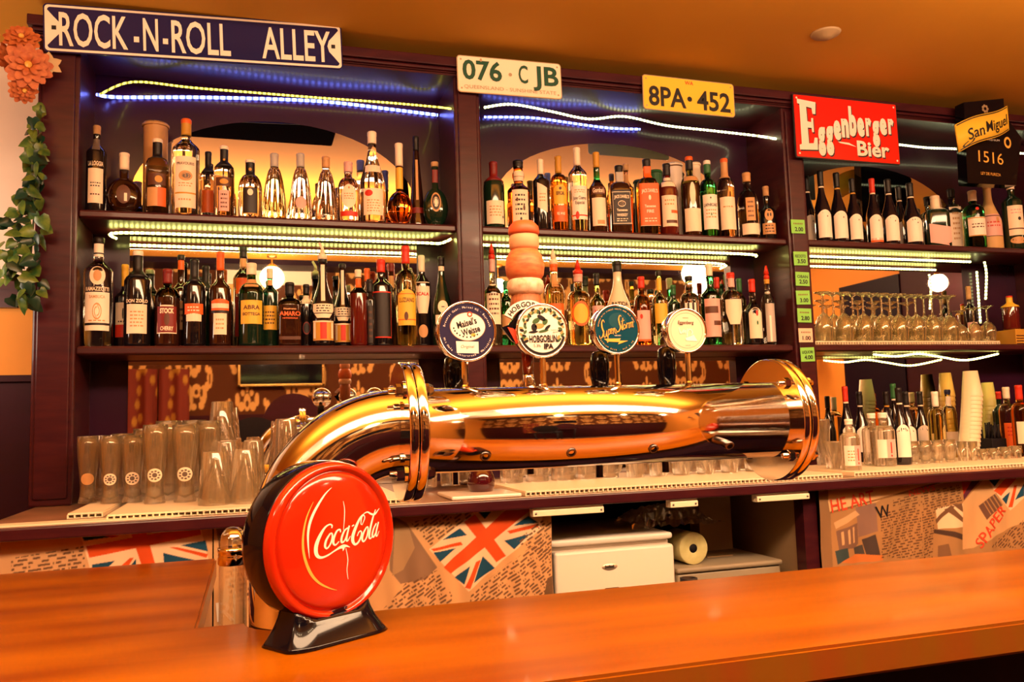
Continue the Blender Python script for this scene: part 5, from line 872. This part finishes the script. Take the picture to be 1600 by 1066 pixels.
M('cup_white', (.85, .72, .50), .35); M('cup_amber', (.62, .40, .10), .3); M('cup_green', (.55, .52, .16), .35)
cups(1512, 580, 697, 30, 2.56, 16, .10, 'cup_white', 'tall leaning stack of white cups on the worktop'); cups(1478, 583, 690, 24, 2.80, 14, .02, 'cup_amber', 'amber stack of cups behind the blue-capped bottle'); cups(1543, 598, 690, 24, 2.74, 12, .03, 'cup_green', 'pale green stack of cups behind the straw holder')
p = P(1552, 697, 2.56); t = thing('straw_holder', 'black box full of black straws on the worktop', 'straw holder', (p.x, 2.56, CT)); b = MB(); b.box(p.x-.036, p.x+.036, 2.53, 2.60, CT, CT+.075, bev=.003); b.build('box', 'black_matte', t); b = MB(); rn = random.Random(3)
for k in range(26): x_, y_ = p.x+rn.uniform(-.03, .03), 2.565+rn.uniform(-.028, .028); b.tube([(x_, y_, CT+.07), (x_+rn.uniform(-.012, .012), y_, CT+.075+rn.uniform(.04, .062))], .003, 6)
b.build('straws', 'black_matte', t)
g = 'small glasses on the right mat'
for x, yt, w, k, lab in ((1428, 690, 19, 'bowl', 'small bowl glass right of the front wine bottle'), (1447, 689, 19, 'bowl', 'second small bowl glass from the front wine bottle'), (1466, 688, 19, 'bowl', 'third small bowl glass from the front wine bottle'), (1485, 687, 19, 'bowl', 'fourth small bowl glass from the front wine bottle'), (1504, 690, 15, 'shot', 'tall shot glass, left of the two'), (1521, 690, 15, 'shot', 'tall shot glass, right of the two'), (1536, 702, 16, 'shot', 'low shot glass next to the tall ones'), (1552, 701, 17, 'shot', 'low shot glass in front of the straw holder'), (1570, 699, 17, 'shot', 'low shot glass in front of the orange label bottle'), (1588, 697, 18, 'shot', 'low shot glass near the right edge')):
    tumbler('small_glass', lab, x, yt, w, 2.30 if k == 'bowl' else 2.32, g, k, yb=720)

# ================================================================== printed cloth curtains below the worktop
def inpoly(X, Z, poly):
    c = np.zeros(X.shape, bool); n = len(poly)
    for i in range(n):
        (x0, z0), (x1, z1) = poly[i], poly[(i+1) % n]
        if z0 == z1: continue
        c ^= ((z0 > Z) != (z1 > Z)) & (X < (x1-x0)*(Z-z0)/(z1-z0)+x0)
    return c
_rng = np.random.RandomState(5).rand(4096)
def words(X, Z, ox, oz, ang, sp, wl, fill=.55):
    s = (X-ox)*math.cos(ang)+(Z-oz)*math.sin(ang); t = -(X-ox)*math.sin(ang)+(Z-oz)*math.cos(ang); ln = np.floor(t/sp).astype(int)
    off = _rng[ln % 997]*wl; k = np.floor((s+off)/wl).astype(int); fr = (s+off)/wl-k; wfrac = .45+.45*_rng[(k*31+ln*17) % 4096]
    ch = _rng[(np.floor(s/.0032).astype(int)*13+ln*7) % 4096]
    return (t/sp-ln < fill) & (fr < wfrac) & (ch > .12)
YCU = 2.122
RED, BLU, WHT, INK, GRY = hexc('d9501f'), hexc('1f4a66'), hexc('f0c9a2'), hexc('70503a'), hexc('8a6a52')
def curtain(name, label, xa, xb, yref, base, shapes, texts, prints, wav, zb=.82):
    x0, x1 = P(xa, yref, YCU).x, P(xb, yref, YCU).x; zt = CT-.032; w, h = x1-x0, zt-zb
    t = thing(name, label, 'cloth curtain', (x0, YCU, zt), group='printed cloth curtains under the worktop')
    def wave(X, Z): return YCU+wav*(np.sin((X-x0)*46+2.2*np.sin(Z*9))+.6*np.sin((X-x0)*97+Z*14))*np.clip((zt-Z)*6, .15, 1)
    def place(u, v): X, Z = u+x0, v+zb; return np.stack([X-x0, wave(X, Z)-YCU, Z-zt], -1)
    def colour(u, v):
        X, Z = u+x0, v+zb; c = np.empty(u.shape+(3,)); c[:] = base
        for m, pts in shapes: q = [(P(x, y, YCU).x, P(x, y, YCU).z) for x, y in pts]; c[inpoly(X, Z, q)] = m
        for pts, ang, sp, wl, ink in texts:
            q = [(P(x, y, YCU).x, P(x, y, YCU).z) for x, y in pts]; mk = inpoly(X, Z, q) & words(X, Z, q[0][0], q[0][1], ang, sp, wl); c[mk] = ink
        return c
    o = sheet('cloth', 'printed_cloth', w, h, int(w/.0016), int(h/.0018), colour, place, t)
    if prints:
        b = MB()
        for s_, x, y, hh, ww, rot, m in prints:
            p = P(x, y, YCU); vs, fs = text2d(s_, hh, w=ww, bold=.01); vs = rot2(vs, rot, p.x, p.z); b.add([(q[0], float(wave(np.float64(q[0]), np.float64(q[1])))-.0015, q[1]) for q in vs], fs, m)
        b.build('lettering', ['red_ink', 'black_ink', 'white_ink'], t)
c6 = lambda *p: [(x/4, 800+y/4) for x, y in p]
CRM = hexc('d6a273')
curtain('cloth_curtain', 'printed cloth curtain with a flag at the left end under the worktop', -40, 332, 850, CRM, [(WHT, c6((490, 100), (1250, 80), (1310, 330), (570, 380))), (BLU, c6((490, 112), (590, 105), (690, 158), (525, 182))), (BLU, c6((670, 102), (770, 98), (782, 124))), (BLU, c6((1130, 210), (1285, 178), (1300, 248))), (BLU, c6((1020, 256), (1215, 302), (1250, 390), (1030, 390))), (BLU, c6((575, 330), (720, 305), (640, 380), (575, 390))), (BLU, c6((850, 295), (850, 390), (770, 390))), (RED, c6((520, 108), (565, 106), (745, 152), (700, 162))), (RED, c6((1058, 222), (1105, 220), (1300, 264), (1290, 288))), (RED, c6((700, 390), (810, 290), (835, 288), (770, 390))), (RED, c6((538, 215), (1245, 84), (1258, 142), (558, 288))), (RED, c6((806, 95), (905, 92), (990, 400), (905, 400)))],
        [(c6((70, 420), (70, 290), (520, 215), (545, 420)), .10, .0085, .030, INK)], None, .004)
c7 = lambda *p: [(600+x/2.2857, 760+y/2.2857) for x, y in p]
curtain('cloth_curtain', 'printed cloth curtain with a tilted flag beside the white fridge', 334, 863, 860, hexc('d2a06e'), [(GRY, c7((20, 100), (80, 130), (190, 290), (150, 330), (60, 350), (20, 300))), (hexc('a98560'), c7((40, 120), (90, 150), (110, 220), (70, 300), (30, 320))), (WHT, c7((160, 225), (300, 110), (330, 85), (570, 85), (560, 150), (300, 375), (250, 320))),
        (BLU, c7((208, 192), (272, 150), (297, 175))), (BLU, c7((175, 237), (258, 222), (200, 270))), (BLU, c7((254, 327), (306, 284), (286, 352))), (BLU, c7((318, 345), (352, 250), (396, 292))), (BLU, c7((430, 195), (522, 170), (465, 226))), (BLU, c7((463, 142), (515, 106), (552, 130))), (BLU, c7((335, 90), (385, 88), (360, 117))), (RED, c7((168, 224), (275, 199), (282, 210), (176, 232))), (RED, c7((288, 362), (328, 270), (346, 262), (306, 366))), (RED, c7((440, 160), (548, 134), (550, 146), (450, 170))), (RED, c7((213, 290), (240, 314), (530, 80), (440, 80))), (RED, c7((286, 128), (325, 100), (438, 250), (402, 272))), (hexc('6a5038'), c7((585, 330), (605, 320), (605, 420), (570, 400)))]
        + [(GRY, [(336, 812), (352, 812), (356, 870), (345, 876)]), (hexc('b88d62'), [(352, 814), (392, 812), (392, 860), (358, 870)]), (hexc('c9d0c0'), [(346, 940), (354, 900), (364, 903), (356, 945)])],
        [(c7((95, 130), (290, 75), (330, 95), (170, 215)), .55, .0085, .030, INK), (c7((310, 380), (560, 190), (600, 240), (600, 430), (300, 440)), .55, .0085, .030, INK), (c7((0, 440), (80, 345), (190, 300), (250, 400), (200, 450)), .55, .0085, .030, INK), (c7((470, 200), (560, 120), (600, 130), (600, 260)), .55, .0085, .030, INK), ([(352, 905), (352, 893), (392, 885), (392, 940), (362, 940)], .12, .012, .03, INK), ([(338, 815), (372, 812), (390, 812), (390, 838), (345, 845)], -.3, .007, .03, INK)],
        [('R', 352, 955, .045, .04, .08, 2)], .005, .78)
c8 = lambda *p: [(1200+x/3.08, 720+y/3.08) for x, y in p]
TAN = hexc('a87c50')
curtain('cloth_curtain', 'printed cloth curtain lettered HE ART at the right under the worktop', 1284, 1640, 850, TAN, [(hexc('8f6a48'), c8((240, 160), (300, 130), (310, 520), (240, 520))), (hexc('e0b07c'), c8((290, 120), (930, 60), (935, 85), (560, 180), (520, 200), (300, 250), (290, 200))), (hexc('8c6a5c'), c8((420, 225), (520, 205), (530, 340), (440, 370))), (hexc('caa074'), c8((320, 300), (420, 240), (440, 260), (330, 330))), (hexc('7c5c4c'), c8((330, 340), (430, 300), (440, 400), (420, 420), (340, 430))), (hexc('caa074'), c8((352, 345), (362, 340), (366, 405), (356, 408))), (hexc('caa074'), c8((380, 335), (390, 330), (394, 400), (384, 402))), (hexc('caa074'), c8((405, 322), (414, 318), (418, 394), (408, 396))), (hexc('4a3c38'), c8((455, 380), (520, 355), (540, 460), (480, 470))), (hexc('3c4a4c'), c8((320, 435), (380, 420), (390, 470), (330, 500))), (hexc('4a4440'), c8((410, 420), (460, 405), (470, 450), (420, 460))), (hexc('c8743a'), c8((350, 490), (420, 450), (550, 455), (552, 480), (400, 495))),
        (hexc('8a6038'), c8((300, 246), (930, 72), (932, 80), (300, 256))), (WHT, c8((805, 230), (935, 205), (940, 320), (820, 330))), (INK, c8((805, 285), (880, 215), (900, 220), (812, 305))), (INK, c8((850, 235), (885, 220), (938, 275), (938, 298))), (INK, c8((890, 212), (932, 206), (938, 250))), (hexc('4c3830'), c8((800, 330), (890, 340), (990, 370), (980, 395), (880, 365), (800, 350))), (hexc('7c5a40'), c8((820, 410), (870, 400), (885, 470), (820, 470))),
        (hexc('b03018'), c8((930, 95), (980, 85), (1010, 95), (940, 170))), (hexc('5a2838'), c8((985, 90), (1030, 85), (940, 190), (938, 165))), (hexc('d2a270'), c8((1050, 80), (1232, 60), (1232, 290), (990, 420), (940, 430), (935, 200))), (WHT, c8((1060, 85), (1232, 60), (1232, 180), (1170, 240), (1090, 150))), (BLU, c8((1060, 90), (1125, 78), (1090, 125))), (RED, c8((1085, 145), (1165, 65), (1215, 65), (1120, 170))), (BLU, c8((1125, 185), (1165, 150), (1150, 212))), (RED, c8((1160, 225), (1185, 120), (1200, 118), (1178, 225))), (BLU, c8((1190, 190), (1232, 110), (1232, 170))), (hexc('6a4a3c'), c8((1015, 218), (1090, 160), (1125, 215), (1050, 285)))]
        + [(TAN, c8((1022+i*14, 212-i*11), (1026+i*14, 209-i*11), (1060+i*14, 268-i*11), (1056+i*14, 272-i*11))) for i in range(1, 6)],
        [(c8((545, 470), (540, 260), (730, 190), (740, 470)), .13, .0078, .026, hexc('634430')), (c8((745, 470), (735, 150), (930, 110), (932, 200), (800, 240), (800, 470)), .13, .0078, .026, hexc('634430')), (c8((600, 220), (600, 190), (720, 160), (720, 190)), .13, .0078, .026, hexc('634430')), (c8((1060, 420), (1232, 280), (1232, 420)), .72, .0080, .026, hexc('634430'))],
        [('HE ART', 1332, 783, .040, .155, .135, 0), ('W', 1379, 799, .037, .05, .1, 1), ('SPAPER', 1548, 822, .034, .16, .78, 0), ('NEWS', 1440, 766, .018, .10, .14, 0)], .004)

# ================================================================== things under the worktop
v0, v1 = P(863, 900, 2.17), P(1050, 880, 2.17); zt = P(960, 838, 2.17).z; t = thing('mini_fridge', 'small white refrigerator under the worktop beside the flag curtain', 'refrigerator', ((v0.x+v1.x)/2, 2.3, .60))
b = MB(); b.box(v0.x, v1.x, 2.185, 2.55, .6006, zt-.018, bev=.006); b.build('body', 'appliance_white', t); b = MB(); b.box(v0.x-.004, v1.x+.004, 2.165, 2.56, zt-.018, zt, bev=.007, seg=3); b.build('top_panel', 'appliance_white', t)
b = MB(); b.box(v0.x+.001, v1.x-.001, 2.150, 2.186, .62, zt-.030, bev=.009, seg=3); d = b.build('door', 'appliance_white', t)
b = MB(); q = P(953, 886, 2.148); b.lathe([(.0, .001), (.022, .001), (.024, -.001)], 24, T=Matrix.Translation((q.x, 2.150, q.z)) @ Matrix.Rotation(PI/2, 4, 'X') @ Matrix.Scale(.42, 4, (0, 1, 0)))
for k in range(7): b.box(q.x-.014+k*.004, q.x-.0115+k*.004, 2.1475, 2.149, q.z-.003-.001*(k == 0), q.z+.003+.0015*(k % 3 == 0), 1)
s_ = b.build('badge', ['steel_plate', 'black_ink'], t); s_.parent = d; q = P(957, 921, 2.145); b = MB(); b.box(q.x-.022, q.x+.022, 2.138, 2.152, q.z-.05, q.z+.004, bev=.004); s_ = b.build('handle', 'black_matte', t); s_.parent = d
v0, v1 = P(1058, 895, 2.22), P(1226, 880, 2.20); zt2 = P(1140, 881, 2.22).z; t = thing('icemaker_box', 'low beige appliance with a flat lid right of the white fridge', 'appliance', ((v0.x+v1.x)/2, 2.4, .60)); b = MB(); b.box(v0.x, v1.x, 2.22, 2.56, .6006, zt2-.016, bev=.008, seg=3); b.build('body', 'grey_plastic', t); b = MB(); b.box(v0.x-.004, v1.x+.004, 2.212, 2.57, zt2-.016, zt2, bev=.007, seg=3); b.box(v0.x+.17, v0.x+.26, 2.34, 2.40, zt2-.001, zt2+.003, 1); b.build('lid', ['grey_plastic', 'board_tan'], t)
r_ = .047; q = P(1071, 857, 2.30); b = MB(); T_ = Matrix.Translation((q.x, 2.25, zt2+r_)) @ Matrix.Rotation(-PI/2, 4, 'X'); t = thing('paper_roll', 'yellowish paper roll with a dark core on the beige appliance', 'paper roll', (q.x, 2.25, zt2)); b.lathe([(.013, .002), (.018, 0), (r_-.002, 0), (r_, .002), (r_, .11), (.013, .11)], 36, T=T_, closed=False); b.build('paper', 'paper_roll', t); b = MB(); b.lathe([(.0, .004), (.013, .003), (.0135, .11)], 20, T=T_); b.build('core', 'black_matte', t)
b = MB(); b.box(P(1092, 800, 2.45).x, P(1142, 800, 2.45).x, 2.45, 2.465, zt2+.001, CT-.032); tag(b.build('plywood_board', 'board_tan'), 'upright tan board at the back behind the paper roll', 'board')
rn = random.Random(8); b = MB(); v0, v1 = P(972, 825, 2.30), P(1110, 815, 2.30); n, m_ = 26, 12; vs = []
for j in range(m_+1):
    for i in range(n+1):
        u, w_ = i/n, j/m_; vs.append((v0.x+(v1.x-v0.x)*u+rn.uniform(-.004, .004), 2.22+.14*w_+rn.uniform(-.006, .006), zt+.004+(.055*math.sin(PI*w_)**.6)*math.sin(PI*min(1, u*1.1+.02))**.35+rn.uniform(0, .012)))
b.add(vs, [[j*(n+1)+i, j*(n+1)+i+1, (j+1)*(n+1)+i+1, (j+1)*(n+1)+i] for j in range(m_) for i in range(n)], 0, False); tag(b.build('plastic_bag', 'clear_film'), 'crumpled clear plastic bag lying on the white fridge', 'plastic bag')
# under-bar shelf: cup tops just above the bar's back edge
for x, y, w, lab in ((1076, 903, 26, 'black tube standing behind the bar right of the fridge door'),):
    q = P(x, y, 1.50); b = MB(); r_ = w/2*1.72/FPX; b.lathe([(r_*.9, .9206), (r_, .925), (r_, q.z), (r_*.8, q.z), (r_*.78, q.z-.02), (0, q.z-.02)], 20, T=Matrix.Translation((q.x, 1.50, 0)), closed=False); tag(b.build('black_tube', 'black_rubber'), lab, 'tube')
ya = 1.62; q0, q1 = P(340, 873, ya), P(388, 873, ya); xc, r_ = (q0.x+q1.x)/2, (q1.x-q0.x)/2; t = thing('glass_jar', 'clear glass jar with a chrome band behind the notch of the bar', 'jar', (xc, ya, .9208))
T_ = Matrix.Translation((xc, ya, 0)); zr = q0.z; b = MB(); b.lathe([(r_*.8, .9208), (r_*.92, .9258), (r_*.92, zr-.012)], 28, T=T_, closed=False); b.build('jar_body', 'drinking_glass', t); b = MB(); b.lathe([(r_*.94, zr-.012), (r_, zr-.010), (r_, zr+.004), (r_*.97, zr+.010), (r_*1.02, zr+.012), (r_*1.02, zr+.018), (r_*.95, zr+.018)], 32, T=T_, closed=False); b.build('band', 'chrome', t)
b = MB(); b.lathe([(r_*.95, zr+.016), (r_*.93, zr+.030), (r_*.75, zr+.044), (r_*.4, zr+.053), (0, zr+.055)], 28, T=T_, closed=False, rib=(7, .04)); b.build('dome_lid', 'clear_film', t)

# ================================================================== ivy and artificial flowers on the left post
def leaf(b, c, s, yaw, pitch, roll, m):
    out = [(0, 0), (.30, -.12), (.48, .10), (.42, .42), (.22, .78), (0, 1.05), (-.22, .78), (-.42, .42), (-.48, .10), (-.30, -.12)]
    R_ = Matrix.Translation(c) @ Matrix.Rotation(yaw, 4, 'Z') @ Matrix.Rotation(pitch, 4, 'X') @ Matrix.Rotation(roll, 4, 'Y')
    vs = [R_ @ Vector((x*s, -.16*s*(1-abs(x)*2)+.10*s*z*z, z*s)) for x, z in out]+[R_ @ Vector((0, -.20*s, .4*s))]; b.add(vs, [[i, (i+1) % 10, 10] for i in range(10)], m, True)
iv = thing('ivy_garland', 'trailing artificial ivy hanging down the left side of the shelving', 'artificial plant', (-.62, 2.60, 2.3)); rn = random.Random(11)
vine = [P(x, y, 2.585) for x, y in ((64, 165), (61, 185), (62, 210), (58, 260), (60, 310), (52, 350), (48, 400), (42, 440), (46, 470))]
b = MB(); b.tube(spline([tuple(v) for v in vine], 5), .0028, 6); b.build('stem', 'stem_green', iv)
b = MB()
for k in range(120):
    y = 165+305*(k/119)**.75; x = 60+rn.uniform(-12, 8)-min(1, max(0, y-270)/70)*rn.uniform(-2, 52); c = P(x, y, 2.575+rn.uniform(-.05, .02)); s = rn.uniform(.028, .044)
    leaf(b, c, s, rn.uniform(-1.1, 1.1), rn.uniform(-.7, .5), PI+rn.uniform(-1.2, 1.2), 0 if rn.random() < .6 else 1)
leaf(b, P(38, 238, 2.55), .062, .2, .0, PI/2+.3, 0); b.build('foliage', ['leaf_green', 'leaf_dark'], iv)
def flower(x, y, rp, Y, yaw, pit, lab):
    c = P(x, y, Y); R = rp/FPX*2.6; R_ = Matrix.Translation(c) @ Matrix.Rotation(yaw, 4, 'Z') @ Matrix.Rotation(pit, 4, 'X'); t = thing('artificial_flower', lab, 'artificial flower', c, group='orange artificial flowers on the post'); b = MB(); rr = random.Random(int(x*3+y))
    for lay, (n, rl, lift) in enumerate(((13, 1.0, .10), (11, .78, .30), (8, .52, .50))):
        for k in range(n):
            a = 2*PI*(k+lay*.4)/n+rr.uniform(-.1, .1); L = R*rl*rr.uniform(.9, 1.05); w = L*.24
            pts = [(0, .06, .0), (w*.7, .45, lift*.6), (w, .75, lift*.9), (w*.5, .97, lift*.8), (0, 1.04, lift*.7), (-w*.5, .97, lift*.8), (-w, .75, lift*.9), (-w*.7, .45, lift*.6)]
            vs = [R_ @ Vector(((px_ if 0 else px_)*math.cos(a)-q*L*math.sin(a), -z_*R*.55-.003*lay, px_*math.sin(a)+q*L*math.cos(a))) for px_, q, z_ in pts]; b.add(vs, [[0, 1, 7], [1, 2, 6, 7], [2, 3, 4, 5, 6]], 0, True)
    b.build('petals', 'flower_orange', t); b = MB(); b.lathe([(0, 0), (R*.16, .002), (R*.14, .010), (0, .014)], 12, T=R_ @ Matrix.Rotation(PI/2, 4, 'X') @ Matrix.Translation((0, 0, R*.18))); b.build('centre', 'gold_ink', t)
flower(44, 103, 32, 2.545, .25, .1, 'largest orange artificial flower in the middle of the cluster'); flower(34, 62, 26, 2.57, .1, -.35, 'orange artificial flower at the top of the cluster'); flower(14, 92, 22, 2.59, .9, 0, 'orange artificial flower at the outer left of the cluster'); flower(36, 140, 20, 2.57, .6, .5, 'smallest orange artificial flower hanging below the others')
b = MB()
for k in range(6): leaf(b, P(76, 100, 2.565), .036, .3, -.1, k*1.05, 0)
tag(b.build('dried_flower', 'petal_tan'), 'pale tan dried flower between the orange flowers and the post', 'artificial flower')

# ================================================================== the room behind the camera, seen in the mirrors
YV = lambda Y: 2*YM-Y
def mir(x, y, Y): q = P(x, y, YV(Y)); return Vector((q.x, Y, q.z))
def drape(u, v):
    c = np.empty(u.shape+(3,)); c[:] = (.17, .028, .016); rs = np.random.RandomState(2)
    for k in range(60):
        a, d_ = rs.rand()*.5, rs.rand()*1.2; c[((u-a)/.017)**2+((v-d_)/.035)**2 < 1] = (.42, .20, .03)
    return c
for xa, xb, lab in ((196, 246, 'patterned red curtain mirrored in the lower left mirror, left half'), (248, 296, 'patterned red curtain mirrored in the lower left mirror, right half')):
    a, c = mir(xa, 577, -.93), mir(xb, 577, -.93); w = c.x-a.x; o = sheet('window_curtain', 'printed_cloth', w, 1.1, 40, 60, drape, lambda u, v: np.stack([u+a.x, -.93+.02*np.sin(u*55), v+a.z-1.1], -1)); tag(o, lab, 'curtain')
t = thing('framed_picture', 'gilt framed dark picture mirrored behind the glasses', 'picture', mir(440, 590, -.97)); a, c = mir(376, 540, -.97), mir(503, 599, -.97)
b = MB(); b.box(a.x, c.x, -.992, -.972, c.z, a.z); b.build('picture', 'black_gloss', t); b = MB()
for q in ((a.x-.02, c.x+.02, a.z, a.z+.02), (a.x-.02, c.x+.02, c.z-.02, c.z), (a.x-.02, a.x, c.z-.02, a.z+.02), (c.x, c.x+.02, c.z-.02, a.z+.02)): b.box(q[0], q[1], -.992, -.955, q[2], q[3], bev=.004)
b.build('frame', 'brass', t)
def chair(x, y, Y, m, lab):
    q = mir(x, y, Y); t = thing('round_back_chair', lab, 'chair', (q.x, Y, 0), group='chairs mirrored behind the worktop'); top = q.z; b = MB(); pts = ellipse2(q.x, top-.21, .21, .21, 28); b.prism(pts, Y-.02, Y+.02, 0); b.build('backrest', m, t)
    b = MB(); b.box(q.x-.21, q.x+.21, Y-.44, Y+.02, top-.52, top-.46, bev=.02); b.build('seat', m, t)
    for sx in (-.19, .19):
        for yy in (-.42, .0): b = MB(); b.tube([(q.x+sx, Y+yy, 0), (q.x+sx, Y+yy, top-.5)], .015, 8); b.build('leg', 'black_matte', t)
        b = MB(); b.tube([(q.x+sx*.7, Y, top-.50), (q.x+sx*.7, Y, top-.32)], .012, 8); b.build('back_support', 'black_matte', t)
chair(397, 652, -.05, 'black_matte', 'black round-backed chair mirrored left of the chrome elbow'); chair(458, 615, -.53, 'wainscot_wood', 'brown round-backed chair mirrored above the chrome elbow')
a, c = mir(338, 385, -.98), mir(508, 441, -.98); b = MB(); b.box(a.x, c.x, -.993, -.975, c.z, min(a.z, ZC-.01)); b.box(a.x-.01, c.x+.01, -.993, -.965, c.z-.03, c.z); tag(b.build('roller_blind', 'white_paint'), 'cream roller blind mirrored behind the globe lamp of the left bay', 'blind')
t = thing('wall_lamp', 'dark bracket wall lamp mirrored beside the price notes', 'wall lamp', (4.19, .25, 2.0)); b = MB(); b.tube(spline([(4.195, .25, 2.06), (4.1, .25, 2.05), (4.0, .25, 2.07), (3.97, .25, 1.98), (3.97, .25, 1.93)], 5), .012, 8); b.build('bracket', 'black_matte', t); b = MB(); b.lathe([(.02, 1.96), (.03, 1.92), (.09, 1.86), (.10, 1.84)], 20, T=Matrix.Translation((3.97, .25, 0))); b.build('shade', 'black_matte', t)
